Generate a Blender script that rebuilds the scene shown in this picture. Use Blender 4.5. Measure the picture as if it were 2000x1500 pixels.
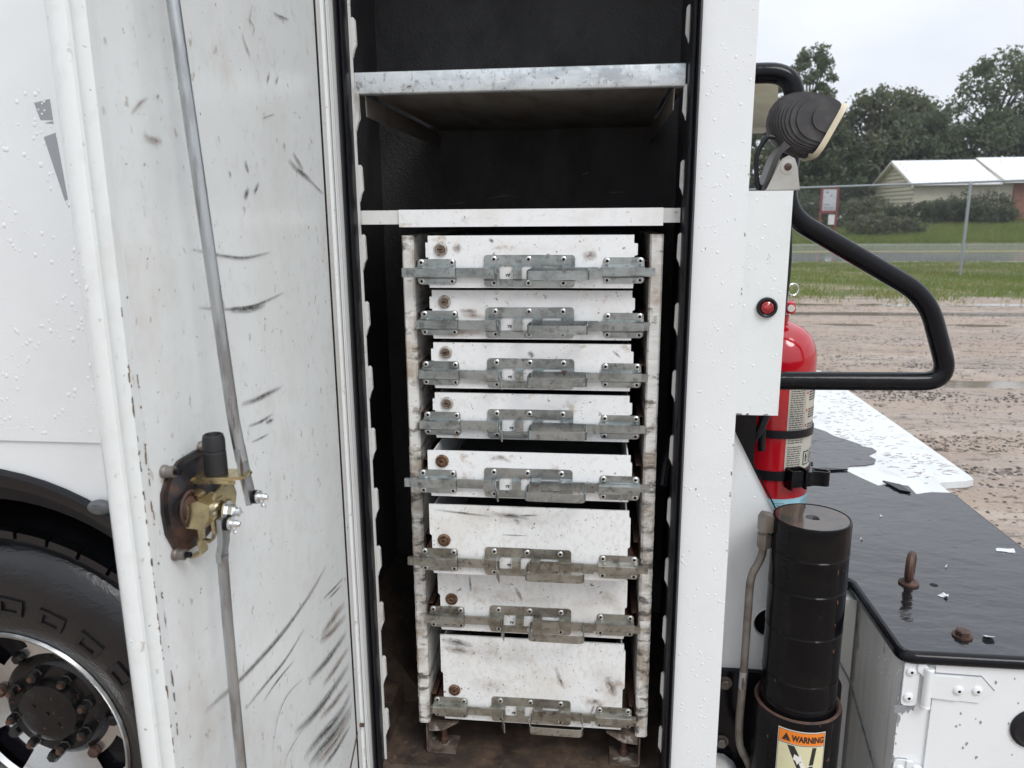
import bpy, bmesh, math, random
import numpy as np
from mathutils import Vector, Matrix
rnd = random.Random(7)
R = math.radians
PI = math.pi
S = bpy.context.scene
for o in list(bpy.data.objects):
    bpy.data.objects.remove(o)
COL = S.collection

# ------------------------------------------------------------------ camera
EYE = 1.70            # height of the lens above the scene's zero
GROUND = -0.07
cam_d = bpy.data.cameras.new('camera')
cam = bpy.data.objects.new('camera', cam_d)
COL.objects.link(cam)
cam_d.sensor_width = 36.0
cam_d.lens = 26.9
cam_d.clip_start = 0.02
cam_d.clip_end = 2000
cam.matrix_world = (Matrix.Translation((0, 0, EYE)) @ Matrix.Rotation(R(6.5), 4, 'Z')
                    @ Matrix.Rotation(R(90 - 12.4), 4, 'X') @ Matrix.Rotation(R(-0.44), 4, 'Z'))
cam_d.dof.use_dof = True
cam_d.dof.focus_distance = 1.45
cam_d.dof.aperture_fstop = 9.0
S.camera = cam

# ------------------------------------------------------------------ sky, sun, exposure
SUN_EL, SUN_AZ = R(48), R(143)      # a pale sun behind thick cloud, behind the camera to the right
W = bpy.data.worlds.new('World')
S.world = W
W.use_nodes = True
nt = W.node_tree
nt.nodes.clear()
N = nt.nodes.new
L = nt.links.new
out = N('ShaderNodeOutputWorld')
bg = N('ShaderNodeBackground')
bg.inputs['Strength'].default_value = 0.10
sky = N('ShaderNodeTexSky')
sky.sky_type = 'NISHITA'
sky.sun_disc = False
sky.sun_elevation = SUN_EL
sky.sun_rotation = SUN_AZ
sky.air_density = 1.0
sky.dust_density = 3.0
hs = N('ShaderNodeHueSaturation')
hs.inputs['Saturation'].default_value = 0.35
L(sky.outputs[0], hs.inputs['Color'])
tc = N('ShaderNodeTexCoord')
sep = N('ShaderNodeSeparateXYZ')
L(tc.outputs['Generated'], sep.inputs[0])
mr = N('ShaderNodeMapRange')           # overcast: the zenith is brighter than the horizon
mr.inputs['From Min'].default_value = 0.0
mr.inputs['From Max'].default_value = 1.0
mr.inputs['To Min'].default_value = 8.8
mr.inputs['To Max'].default_value = 18.5
L(sep.outputs['Z'], mr.inputs['Value'])
mp = N('ShaderNodeMapping')
mp.inputs['Scale'].default_value = (1.0, 1.0, 2.6)
L(tc.outputs['Generated'], mp.inputs['Vector'])
no = N('ShaderNodeTexNoise')
no.inputs['Scale'].default_value = 2.3
no.inputs['Detail'].default_value = 6
no.inputs['Roughness'].default_value = 0.5
L(mp.outputs[0], no.inputs['Vector'])
cr = N('ShaderNodeValToRGB')
cr.color_ramp.elements[0].position = 0.34
cr.color_ramp.elements[0].color = (0.74, 0.79, 0.89, 1)
cr.color_ramp.elements[1].position = 0.62
cr.color_ramp.elements[1].color = (0.94, 0.985, 1.05, 1)
L(no.outputs['Fac'], cr.inputs['Fac'])
vm = N('ShaderNodeVectorMath')
vm.operation = 'SCALE'
L(cr.outputs['Color'], vm.inputs[0])
L(mr.outputs[0], vm.inputs['Scale'])
mx = N('ShaderNodeMixRGB')
mx.inputs['Fac'].default_value = 0.90
L(hs.outputs['Color'], mx.inputs['Color1'])
L(vm.outputs[0], mx.inputs['Color2'])
L(mx.outputs[0], bg.inputs['Color'])
L(bg.outputs[0], out.inputs[0])

sun_d = bpy.data.lights.new('sun', 'SUN')
sun_d.energy = 1.5
sun_d.angle = R(24)
sun_d.color = (1.0, 0.985, 0.96)
sun = bpy.data.objects.new('sun', sun_d)
COL.objects.link(sun)
# light travels from the camera's side, high up
sun_dir = Vector((math.cos(SUN_EL) * math.sin(SUN_AZ), math.cos(SUN_EL) * math.cos(SUN_AZ), math.sin(SUN_EL)))
sun.rotation_euler = (-sun_dir).to_track_quat('-Z', 'Y').to_euler()
sun.location = (0, -3, 6)

S.view_settings.view_transform = 'Standard'
S.view_settings.look = 'None'
S.view_settings.exposure = 0.07
S.view_settings.gamma = 1.0
S.view_settings.use_curve_mapping = False

# ------------------------------------------------------------------ materials
def mat(name, base, rough=0.5, metal=0.0, layers=(), bump=(), spec=0.5, coat=0.0, emit=None, random_shift=True, rough_var=None):
    """layers: (colour, scale or (sx,sy,sz), lo, hi, strength[, rough]) noise stains; bump: (scale, strength, distance)"""
    m = bpy.data.materials.new(name)
    m.use_nodes = True
    t = m.node_tree
    b = t.nodes['Principled BSDF']
    b.inputs['Roughness'].default_value = rough
    b.inputs['Metallic'].default_value = metal
    b.inputs['Specular IOR Level'].default_value = spec
    b.inputs['Coat Weight'].default_value = coat
    b.inputs['Coat Roughness'].default_value = 0.08
    n, l = t.nodes.new, t.links.new
    tcn = n('ShaderNodeTexCoord')
    vec = tcn.outputs['Object']
    if random_shift:
        oi = n('ShaderNodeObjectInfo')
        mu = n('ShaderNodeMath'); mu.operation = 'MULTIPLY'; mu.inputs[1].default_value = 41.0
        l(oi.outputs['Random'], mu.inputs[0])
        ad = n('ShaderNodeVectorMath'); ad.operation = 'ADD'
        l(vec, ad.inputs[0]); l(mu.outputs[0], ad.inputs[1])
        vec = ad.outputs[0]
    def noise(scale, detail=5.0, rgh=0.6, shift=0.0):
        mpn = n('ShaderNodeMapping')
        sc = scale if isinstance(scale, (tuple, list)) else (scale,) * 3
        mpn.inputs['Scale'].default_value = sc
        mpn.inputs['Location'].default_value = (shift, shift * 1.7, shift * 0.6)
        l(vec, mpn.inputs['Vector'])
        nn = n('ShaderNodeTexNoise')
        nn.inputs['Scale'].default_value = 1.0
        nn.inputs['Detail'].default_value = detail
        nn.inputs['Roughness'].default_value = rgh
        l(mpn.outputs[0], nn.inputs['Vector'])
        return nn.outputs['Fac']
    col = n('ShaderNodeRGB'); col.outputs[0].default_value = (*base, 1)
    cur = col.outputs[0]
    rcur = None
    for i, ly in enumerate(layers):
        c, sc, lo, hi, st = ly[:5]
        f = noise(sc, 6.0, 0.62, 3.1 * (i + 1))
        r_ = n('ShaderNodeMapRange')
        r_.inputs['From Min'].default_value = lo
        r_.inputs['From Max'].default_value = hi
        r_.inputs['To Max'].default_value = st
        l(f, r_.inputs['Value'])
        mxn = n('ShaderNodeMixRGB')
        l(r_.outputs[0], mxn.inputs['Fac']); l(cur, mxn.inputs['Color1'])
        mxn.inputs['Color2'].default_value = (*c, 1)
        cur = mxn.outputs[0]
        if len(ly) > 5:
            rm = n('ShaderNodeMixRGB')
            l(r_.outputs[0], rm.inputs['Fac'])
            if rcur is None: rm.inputs['Color1'].default_value = (rough,) * 3 + (1,)
            else: l(rcur, rm.inputs['Color1'])
            rm.inputs['Color2'].default_value = (ly[5],) * 3 + (1,)
            rcur = rm.outputs[0]
    l(cur, b.inputs['Base Color'])
    if rough_var:
        sc, lo, hi, r0, r1 = rough_var
        f = noise(sc, 4.0, 0.55, 17.0)
        r_ = n('ShaderNodeMapRange')
        r_.inputs['From Min'].default_value = lo; r_.inputs['From Max'].default_value = hi
        r_.inputs['To Min'].default_value = r0; r_.inputs['To Max'].default_value = r1
        l(f, r_.inputs['Value']); rcur = r_.outputs[0]
    if rcur is not None: l(rcur, b.inputs['Roughness'])
    nrm = None
    for i, (sc, st, ds) in enumerate(bump):
        bn = n('ShaderNodeBump')
        bn.inputs['Strength'].default_value = st
        bn.inputs['Distance'].default_value = ds
        l(noise(sc, 4.0, 0.55, 9.0 + i), bn.inputs['Height'])
        if nrm is not None: l(nrm, bn.inputs['Normal'])
        nrm = bn.outputs[0]
    if nrm is not None: l(nrm, b.inputs['Normal'])
    if emit:
        b.inputs['Emission Color'].default_value = (*emit[0], 1)
        b.inputs['Emission Strength'].default_value = emit[1]
    return m

BROWN = (0.16, 0.10, 0.055)
GRIME = (0.10, 0.085, 0.065)
RUST = (0.17, 0.065, 0.03)
M = {}
M['paint'] = mat('white_paint', (0.765, 0.785, 0.79), 0.28, layers=[((0.68, 0.69, 0.685), 5, 0.45, 0.75, 0.5), ((0.35, 0.32, 0.28), 60, 0.76, 0.80, 0.5)],
                 bump=[(9, 0.03, 0.02), (260, 0.05, 0.002)], coat=0.25)
M['paint_box'] = mat('lamp_box_paint', (0.735, 0.765, 0.755), 0.3, layers=[((0.64, 0.66, 0.645), 7, 0.45, 0.7, 0.5), ((0.35, 0.30, 0.25), 60, 0.68, 0.72, 0.6)], bump=[(12, 0.04, 0.01), (200, 0.05, 0.002)])
M['paint_door'] = mat('door_paint', (0.755, 0.78, 0.775), 0.26, layers=[((0.65, 0.655, 0.635), (3, 6, 3), 0.47, 0.70, 0.45), ((0.52, 0.44, 0.37), (6, 9, 6), 0.57, 0.72, 0.30), ((0.64, 0.64, 0.62), (44, 48, 36), 0.52, 0.66, 0.35),
                 ((0.12, 0.09, 0.075), 115, 0.685, 0.705, 0.8), ((0.30, 0.23, 0.17), (60, 80, 50), 0.63, 0.69, 0.5)], bump=[(14, 0.03, 0.02), (300, 0.04, 0.001)])
M['paint_edge'] = mat('door_edge_paint', (0.78, 0.79, 0.785), 0.3, layers=[((0.62, 0.60, 0.56), (14, 14, 3), 0.5, 0.75, 0.4), ((0.25, 0.17, 0.11), (60, 60, 14), 0.67, 0.72, 0.6)], bump=[(40, 0.05, 0.004)])
M['paint_dirty'] = mat('dirty_white_paint', (0.70, 0.70, 0.68), 0.38, layers=[((0.46, 0.42, 0.36), (20, 6, 4), 0.48, 0.70, 0.5), (GRIME, (26, 26, 9), 0.60, 0.72, 0.5), ((0.17, 0.12, 0.08), 110, 0.64, 0.70, 0.8)],
                 bump=[(60, 0.1, 0.003)])
M['paint_streaky'] = mat('streaky_white_paint', (0.76, 0.77, 0.76), 0.3, layers=[((0.62, 0.58, 0.50), (9, 22, 1.6), 0.46, 0.68, 0.7), ((0.42, 0.31, 0.21), (9, 26, 1.2), 0.58, 0.70, 0.6), ((0.30, 0.30, 0.31), (14, 14, 9), 0.62, 0.66, 0.7)], bump=[(40, 0.05, 0.003)])
M['paint_worn'] = mat('worn_cabinet_paint', (0.70, 0.69, 0.66), 0.42, layers=[((0.33, 0.24, 0.15), (14, 6, 12), 0.50, 0.66, 0.75), ((0.11, 0.08, 0.05), (30, 10, 46), 0.54, 0.64, 0.85), ((0.20, 0.13, 0.08), 120, 0.66, 0.72, 0.7)],
                 bump=[((12, 12, 70), 0.5, 0.006)])
M['worn_edge'] = mat('scraped_dirty_edge', (0.62, 0.605, 0.57), 0.5, layers=[((0.30, 0.235, 0.17), (20, 10, 18), 0.46, 0.62, 0.8), ((0.07, 0.06, 0.052), (22, 12, 60), 0.50, 0.60, 0.9), ((0.70, 0.68, 0.64), (40, 12, 40), 0.58, 0.68, 0.8)], bump=[((14, 14, 90), 0.6, 0.006)])
M['drawer'] = mat('drawer_paint', (0.80, 0.81, 0.815), 0.34, layers=[((0.66, 0.63, 0.58), (9, 9, 16), 0.52, 0.74, 0.55), ((0.42, 0.31, 0.20), (24, 20, 30), 0.60, 0.70, 0.65), ((0.68, 0.67, 0.65), 70, 0.52, 0.64, 0.4),
                 ((0.20, 0.13, 0.08), 80, 0.645, 0.69, 0.8), ((0.08, 0.06, 0.045), 200, 0.66, 0.69, 0.7)], bump=[(40, 0.05, 0.003)])
M['drawer_low'] = mat('lower_drawer_paint', (0.77, 0.78, 0.775), 0.4, layers=[((0.62, 0.58, 0.51), (7, 7, 9), 0.50, 0.74, 0.65), ((0.33, 0.25, 0.16), (13, 13, 16), 0.62, 0.74, 0.7), ((0.60, 0.57, 0.52), (130, 130, 80), 0.50, 0.62, 0.45),
                 ((0.13, 0.09, 0.06), 85, 0.63, 0.675, 0.85), ((0.06, 0.045, 0.03), 190, 0.65, 0.69, 0.8)], bump=[(40, 0.06, 0.003)])
M['foot'] = mat('rusty_shaded_bracket', (0.16, 0.125, 0.10), 0.5, layers=[((0.06, 0.04, 0.03), (30, 30, 22), 0.42, 0.56, 0.9), ((0.50, 0.48, 0.44), 26, 0.58, 0.66, 0.8)])  # rust and dirt; the shade under the cabinet also darkens the base colour
M['tray'] = mat('drawer_tray_steel', (0.20, 0.20, 0.205), 0.6, layers=[((0.07, 0.065, 0.06), (12, 12, 20), 0.45, 0.7, 0.7)])
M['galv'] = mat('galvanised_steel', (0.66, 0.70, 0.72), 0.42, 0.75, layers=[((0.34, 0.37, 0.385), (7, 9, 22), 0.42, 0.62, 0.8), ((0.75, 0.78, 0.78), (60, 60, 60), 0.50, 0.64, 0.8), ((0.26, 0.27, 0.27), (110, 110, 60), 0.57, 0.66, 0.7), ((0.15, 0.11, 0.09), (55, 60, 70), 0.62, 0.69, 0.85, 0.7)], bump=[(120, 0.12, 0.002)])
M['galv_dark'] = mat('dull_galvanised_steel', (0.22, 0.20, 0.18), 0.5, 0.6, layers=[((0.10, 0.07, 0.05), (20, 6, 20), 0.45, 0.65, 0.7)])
M['zinc'] = mat('zinc_plate', (0.44, 0.475, 0.475), 0.30, 0.92, layers=[((0.24, 0.26, 0.255), (18, 18, 30), 0.42, 0.60, 0.8), ((0.15, 0.155, 0.15), (60, 60, 60), 0.54, 0.64, 0.6), ((0.46, 0.49, 0.49), (90, 90, 70), 0.54, 0.66, 0.5), ((0.09, 0.08, 0.065), (45, 45, 60), 0.62, 0.68, 0.7, 0.6), ((0.20, 0.12, 0.07), 50, 0.65, 0.71, 0.6, 0.7)],
                bump=[(240, 0.08, 0.001)])
M['zinc_low'] = mat('grimy_zinc_plate', (0.40, 0.40, 0.365), 0.32, 0.88, layers=[((0.21, 0.20, 0.165), (18, 18, 30), 0.42, 0.60, 0.8), ((0.13, 0.12, 0.10), (60, 60, 60), 0.53, 0.64, 0.65), ((0.40, 0.40, 0.37), (90, 90, 70), 0.55, 0.66, 0.45), ((0.07, 0.058, 0.045), (42, 42, 55), 0.60, 0.67, 0.75, 0.6), ((0.17, 0.085, 0.05), 45, 0.62, 0.69, 0.7, 0.7)],
                    bump=[(240, 0.08, 0.001)])
M['rivet'] = mat('rivet_steel', (0.62, 0.62, 0.60), 0.28, 0.9, layers=[((0.25, 0.2, 0.15), 160, 0.58, 0.7, 0.6)])
M['hole'] = mat('dark_hole', (0.006, 0.006, 0.006), 0.9)
M['lock'] = mat('lock_ring_steel', (0.62, 0.59, 0.55), 0.2, 0.95, layers=[((0.16, 0.10, 0.065), 110, 0.50, 0.64, 0.85, 0.6)])
M['lock_core'] = mat('tarnished_lock_core', (0.24, 0.18, 0.135), 0.4, 0.8, layers=[((0.10, 0.055, 0.035), 160, 0.46, 0.62, 0.8, 0.6)])
M['lock_rust'] = mat('rusty_lock', (0.27, 0.17, 0.115), 0.36, 0.8, layers=[((0.10, 0.05, 0.032), 130, 0.45, 0.62, 0.9, 0.6)])
M['rust'] = mat('rust', (0.085, 0.042, 0.028), 0.6, 0.1, layers=[((0.035, 0.022, 0.018), 40, 0.45, 0.62, 0.85), ((0.17, 0.075, 0.035), 90, 0.60, 0.70, 0.6)], bump=[(150, 0.3, 0.003)])
M['black'] = mat('black_paint', (0.006, 0.006, 0.008), 0.12, layers=[((0.03, 0.022, 0.02), 35, 0.6, 0.72, 0.5, 0.5)], bump=[(45, 0.12, 0.004)], spec=0.2)
M['jack'] = mat('black_jack_paint', (0.0045, 0.0042, 0.0050), 0.10, layers=[((0.014, 0.010, 0.009), (12, 12, 20), 0.52, 0.70, 0.5), ((0.28, 0.11, 0.05), (75, 75, 20), 0.685, 0.70, 0.85, 0.6)], bump=[((26, 26, 6), 0.3, 0.006), (130, 0.2, 0.001)], spec=0.15)
M['jack_top'] = mat('wet_rusty_cap', (0.05, 0.028, 0.02), 0.05, layers=[((0.30, 0.12, 0.05), 34, 0.58, 0.7, 0.8), ((0.01, 0.01, 0.01), 16, 0.5, 0.6, 0.8)], bump=[(70, 0.06, 0.002)], spec=0.8)
M['rubber'] = mat('rubber_seal', (0.010, 0.010, 0.0125), 0.36, bump=[((60, 60, 6), 0.08, 0.003)], spec=0.3)
M['sleeve'] = mat('black_rubber_sleeve', (0.016, 0.016, 0.018), 0.5)
M['interior'] = mat('black_undercoating', (0.068, 0.068, 0.074), 0.5, layers=[((0.085, 0.070, 0.060), 60, 0.48, 0.66, 0.7), ((0.022, 0.021, 0.021), (7, 7, 4), 0.45, 0.65, 0.7), ((0.13, 0.11, 0.10), 120, 0.62, 0.70, 0.5)], bump=[(160, 0.6, 0.006)])
M['interior_floor'] = mat('rusty_black_floor', (0.055, 0.042, 0.035), 0.34, layers=[((0.13, 0.088, 0.062), 16, 0.45, 0.66, 0.85), ((0.02, 0.016, 0.014), 9, 0.5, 0.62, 0.7), ((0.20, 0.15, 0.11), 60, 0.60, 0.70, 0.6)], bump=[(40, 0.3, 0.006)])
M['gold'] = mat('yellow_zinc', (0.62, 0.52, 0.30), 0.26, 0.95, layers=[((0.30, 0.24, 0.16), 60, 0.45, 0.7, 0.7), ((0.12, 0.08, 0.06), 90, 0.6, 0.72, 0.6, 0.6)])
M['steel'] = mat('plain_steel_rod', (0.46, 0.48, 0.49), 0.33, 0.85, layers=[((0.24, 0.235, 0.23), (60, 60, 12), 0.45, 0.62, 0.75), ((0.10, 0.05, 0.035), (70, 70, 10), 0.60, 0.66, 0.85, 0.7)])
M['bright'] = mat('bright_zinc', (0.75, 0.77, 0.78), 0.22, 0.95, layers=[((0.4, 0.4, 0.4), 200, 0.5, 0.7, 0.6)])
M['latch_plate'] = mat('dark_rusty_plate', (0.014, 0.013, 0.015), 0.32, 0.1, layers=[((0.085, 0.043, 0.030), 18, 0.46, 0.58, 0.9, 0.6), ((0.025, 0.014, 0.012), 60, 0.52, 0.66, 0.8)])
M['tyre'] = mat('tyre_rubber', (0.006, 0.006, 0.0075), 0.20, spec=0.55, layers=[((0.02, 0.02, 0.024), 14, 0.45, 0.7, 0.6)], bump=[(38, 0.25, 0.005), (150, 0.6, 0.002)])
M['alloy'] = mat('polished_wheel', (0.62, 0.62, 0.61), 0.22, 0.95, layers=[((0.50, 0.49, 0.48), (14, 14, 14), 0.45, 0.7, 0.5), ((0.25, 0.19, 0.15), 50, 0.64, 0.75, 0.4, 0.5)])
M['hub'] = mat('black_hub', (0.008, 0.0075, 0.0075), 0.22, 0.0, spec=0.35, layers=[((0.12, 0.05, 0.028), 55, 0.62, 0.72, 0.8, 0.6), ((0.03, 0.03, 0.03), 18, 0.45, 0.7, 0.5)], bump=[(70, 0.2, 0.003)])
M['flare'] = mat('black_plastic', (0.012, 0.012, 0.014), 0.3, layers=[((0.025, 0.025, 0.028), 9, 0.45, 0.7, 0.6)], spec=0.4)
M['grey_plastic'] = mat('grey_plastic', (0.09, 0.095, 0.10), 0.35)
M['grey_film'] = mat('grey_adhesive_film', (0.30, 0.315, 0.33), 0.4)
M['deck_black'] = mat('black_bed_coating', (0.010, 0.010, 0.012), 0.12, bump=[((3, 5, 4), 0.45, 0.02), ((22, 34, 26), 0.35, 0.005), ((80, 110, 100), 0.25, 0.0012)], rough_var=(5, 0.35, 0.65, 0.01, 0.09), layers=[((0.02, 0.02, 0.023), 12, 0.5, 0.75, 0.5)], spec=0.9)
M['deck_white'] = mat('wet_white_deck', (0.66, 0.68, 0.69), 0.16, layers=[((0.50, 0.52, 0.53), (5, 3, 5), 0.50, 0.62, 0.5), ((0.45, 0.41, 0.34), (30, 20, 30), 0.55, 0.70, 0.6)], bump=[(30, 0.05, 0.004)])
M['litter'] = mat('wet_pine_needles', (0.30, 0.22, 0.14), 0.5, layers=[((0.08, 0.055, 0.038), 9, 0.45, 0.6, 0.8)])
M['red'] = mat('extinguisher_red', (0.52, 0.008, 0.018), 0.14, layers=[((0.42, 0.006, 0.014), 8, 0.45, 0.7, 0.5)], coat=0.6)
M['label'] = mat('cream_label', (0.56, 0.54, 0.47), 0.45, layers=[((0.44, 0.40, 0.33), 40, 0.5, 0.75, 0.5)])
M['blue_label'] = mat('pale_blue_label', (0.34, 0.60, 0.70), 0.4)
M['ink'] = mat('black_ink', (0.02, 0.02, 0.02), 0.5)
M['red_ink'] = mat('red_ink', (0.45, 0.02, 0.03), 0.5)
M['orange'] = mat('orange_label', (0.80, 0.22, 0.02), 0.4)
M['yellow'] = mat('pale_yellow_label', (0.66, 0.63, 0.40), 0.42, layers=[((0.5, 0.46, 0.30), 40, 0.55, 0.75, 0.5)])
M['label_white'] = mat('white_print', (0.75, 0.74, 0.68), 0.4)
M['lens_red'] = mat('red_lens', (0.30, 0.004, 0.010), 0.06, layers=[((0.62, 0.02, 0.03), 150, 0.48, 0.62, 0.8)], coat=1.0)
M['lamp_body'] = mat('weathered_black_housing', (0.042, 0.039, 0.040), 0.32, layers=[((0.095, 0.088, 0.086), 30, 0.46, 0.66, 0.6)])
M['lamp_lens'] = mat('clear_lamp_lens', (0.70, 0.70, 0.68), 0.12, 0.2)
M['lamp_gasket'] = mat('yellowed_sealant', (0.62, 0.55, 0.40), 0.5)
M['stainless'] = mat('stainless_bracket', (0.50, 0.48, 0.44), 0.34, 0.9, layers=[((0.33, 0.31, 0.28), 20, 0.45, 0.7, 0.6)])
M['beige'] = mat('beige_plastic', (0.36, 0.34, 0.25), 0.4, layers=[((0.20, 0.15, 0.11), (6, 6, 26), 0.5, 0.7, 0.4)])
M['drop'] = mat('water_on_white_paint', (0.775, 0.79, 0.795), 0.06, spec=0.55)
M['scuff_solid'] = mat('brown_chipped_edge', (0.19, 0.125, 0.08), 0.6)
M['chip_dark'] = mat('chipped_steel', (0.10, 0.09, 0.085), 0.6)
M['chip'] = mat('bare_primer', (0.26, 0.27, 0.285), 0.5)

def grime_mat(name, col, lo, hi):
    m = bpy.data.materials.new(name); m.use_nodes = True
    t = m.node_tree; b = t.nodes['Principled BSDF']
    b.inputs['Base Color'].default_value = (*col, 1); b.inputs['Roughness'].default_value = 0.6
    n, l = t.nodes.new, t.links.new
    uv = n('ShaderNodeUVMap'); uv.uv_map = 'UVMap'
    mpn = n('ShaderNodeMapping'); mpn.inputs['Scale'].default_value = (2.4, 4.0, 1)
    l(uv.outputs[0], mpn.inputs['Vector'])
    nn = n('ShaderNodeTexNoise'); nn.inputs['Scale'].default_value = 1.0; nn.inputs['Detail'].default_value = 7; nn.inputs['Roughness'].default_value = 0.7
    l(mpn.outputs[0], nn.inputs['Vector'])
    tcn = n('ShaderNodeTexCoord')
    n2 = n('ShaderNodeTexNoise'); n2.inputs['Scale'].default_value = 150; n2.inputs['Detail'].default_value = 4
    l(tcn.outputs['Object'], n2.inputs['Vector'])
    ad = n('ShaderNodeMath'); ad.operation = 'MULTIPLY_ADD'; ad.inputs[1].default_value = 0.5
    l(n2.outputs['Fac'], ad.inputs[0]); l(nn.outputs['Fac'], ad.inputs[2])
    sp = n('ShaderNodeSeparateXYZ'); l(uv.outputs[0], sp.inputs[0])
    def tent(o):        # 0 at both edges, 1 in the middle
        a = n('ShaderNodeMath'); a.operation = 'PINGPONG'; a.inputs[1].default_value = 0.5
        l(o, a.inputs[0])
        c = n('ShaderNodeMath'); c.operation = 'MULTIPLY'; c.inputs[1].default_value = 2.0
        l(a.outputs[0], c.inputs[0]); return c.outputs[0]
    mrr = n('ShaderNodeMapRange'); mrr.inputs['From Min'].default_value = lo; mrr.inputs['From Max'].default_value = hi
    l(ad.outputs[0], mrr.inputs['Value'])
    m1 = n('ShaderNodeMath'); m1.operation = 'MULTIPLY'
    l(mrr.outputs[0], m1.inputs[0]); l(tent(sp.outputs['Y']), m1.inputs[1])
    m2 = n('ShaderNodeMath'); m2.operation = 'MULTIPLY'; m2.use_clamp = True
    l(m1.outputs[0], m2.inputs[0])
    pw = n('ShaderNodeMath'); pw.operation = 'POWER'; pw.inputs[1].default_value = 0.6
    l(tent(sp.outputs['X']), pw.inputs[0]); l(pw.outputs[0], m2.inputs[1])
    l(m2.outputs[0], b.inputs['Alpha'])
    return m
M['scuff'] = grime_mat('black_rubber_scuff', (0.03, 0.028, 0.026), 0.46, 0.86)
M['rust_stain'] = grime_mat('orange_rust_stain', (0.24, 0.115, 0.05), 0.42, 0.95)
M['soft_stain'] = grime_mat('soft_brown_stain', (0.30, 0.215, 0.13), 0.50, 1.5)
M['scuff_brown'] = grime_mat('brown_rust_scuff', (0.15, 0.085, 0.045), 0.48, 0.92)

# ------------------------------------------------------------------ mesh helpers
ORI = {}
def empty(name, loc, label, cat, group=None):
    o = bpy.data.objects.new(name, None)
    COL.objects.link(o)
    o.location = loc
    o.empty_display_size = 0.05
    o['label'] = label; o['category'] = cat
    if group: o['group'] = group
    ORI[o.name] = Vector(loc)
    return o
def tag(o, label=None, cat=None, group=None, kind=None):
    for k, v in (('label', label), ('category', cat), ('group', group), ('kind', kind)):
        if v: o[k] = v
    return o
def origin_of(o):
    while o is not None:
        if o.name in ORI: return ORI[o.name]
        o = o.parent
    return Vector((0, 0, 0))
def finish(name, bm, mats, parent=None, bevel=0, seg=2, smooth=35, kind=None):
    if bevel:
        es = [e for e in bm.edges if len(e.link_faces) == 2 and e.calc_face_angle(0) > R(30)]
        bmesh.ops.bevel(bm, geom=es, offset=bevel, segments=seg, affect='EDGES', clamp_overlap=True, profile=0.5)
    bmesh.ops.recalc_face_normals(bm, faces=bm.faces)
    off = origin_of(parent) if parent else Vector((0, 0, 0))
    if off.length: bmesh.ops.translate(bm, verts=bm.verts, vec=-off)
    me = bpy.data.meshes.new(name)
    bm.to_mesh(me); bm.free()
    for m in (mats if isinstance(mats, (list, tuple)) else [mats]): me.materials.append(m)
    if smooth:
        me.shade_smooth()
        me.set_sharp_from_angle(angle=R(smooth))
    o = bpy.data.objects.new(name, me)
    COL.objects.link(o)
    if parent: o.parent = parent
    if kind: o['kind'] = kind
    return o
def copy_part(src, name, parent, mats=None):
    """the same mesh once more under another thing"""
    o = bpy.data.objects.new(name, src.data)
    COL.objects.link(o); o.parent = parent
    return o
def nb(): return bmesh.new()
def box(bm, x0, x1, y0, y1, z0, z1, mi=0):
    v = [bm.verts.new(p) for p in ((x0, y0, z0), (x1, y0, z0), (x1, y1, z0), (x0, y1, z0), (x0, y0, z1), (x1, y0, z1), (x1, y1, z1), (x0, y1, z1))]
    for f in ((0, 3, 2, 1), (4, 5, 6, 7), (0, 1, 5, 4), (1, 2, 6, 5), (2, 3, 7, 6), (3, 0, 4, 7)):
        bm.faces.new([v[i] for i in f]).material_index = mi
def prism(bm, pts, axis, a0, a1, mi=0):
    """pts in the plane across the axis: x -> (y,z), y -> (x,z), z -> (x,y)"""
    def P(p, a):
        return (a, p[0], p[1]) if axis == 'x' else (p[0], a, p[1]) if axis == 'y' else (p[0], p[1], a)
    A = [bm.verts.new(P(p, a0)) for p in pts]; B = [bm.verts.new(P(p, a1)) for p in pts]
    n = len(pts)
    bm.faces.new(A).material_index = mi; bm.faces.new(B[::-1]).material_index = mi
    for i in range(n):
        bm.faces.new((A[i], B[i], B[(i + 1) % n], A[(i + 1) % n])).material_index = mi
def frame_of(d):
    d = Vector(d).normalized()
    u = d.cross(Vector((0, 0, 1)))
    if u.length < 1e-3: u = d.cross(Vector((0, 1, 0)))
    u.normalize()
    return u, d.cross(u).normalized()
def tube(bm, path, r, n=10, mi=0, cap=True):
    path = [Vector(p) for p in path]
    rings = []
    u = None
    for i, p in enumerate(path):
        d = (path[min(i + 1, len(path) - 1)] - path[max(i - 1, 0)]).normalized()
        if u is None: u, v = frame_of(d)
        else:
            u = (u - d * u.dot(d)).normalized(); v = d.cross(u).normalized()
        rr = r[i] if isinstance(r, (list, tuple)) else r
        rings.append([bm.verts.new(p + (u * math.cos(a) + v * math.sin(a)) * rr) for a in [2 * PI * k / n for k in range(n)]])
    for A, B in zip(rings, rings[1:]):
        for k in range(n):
            bm.faces.new((A[k], A[(k + 1) % n], B[(k + 1) % n], B[k])).material_index = mi
    if cap:
        bm.faces.new(rings[0][::-1]).material_index = mi
        bm.faces.new(rings[-1]).material_index = mi
def bend(pts, r, n=6):
    """polyline with its corners rounded"""
    pts = [Vector(p) for p in pts]
    o = [pts[0]]
    for a, b, c in zip(pts, pts[1:], pts[2:]):
        d1 = min(r, (a - b).length * .45); d2 = min(r, (c - b).length * .45)
        p, q = b + (a - b).normalized() * d1, b + (c - b).normalized() * d2
        for k in range(n + 1):
            t = k / n
            o.append(p * (1 - t) ** 2 + b * 2 * t * (1 - t) + q * t * t)
    o.append(pts[-1])
    return o
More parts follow.
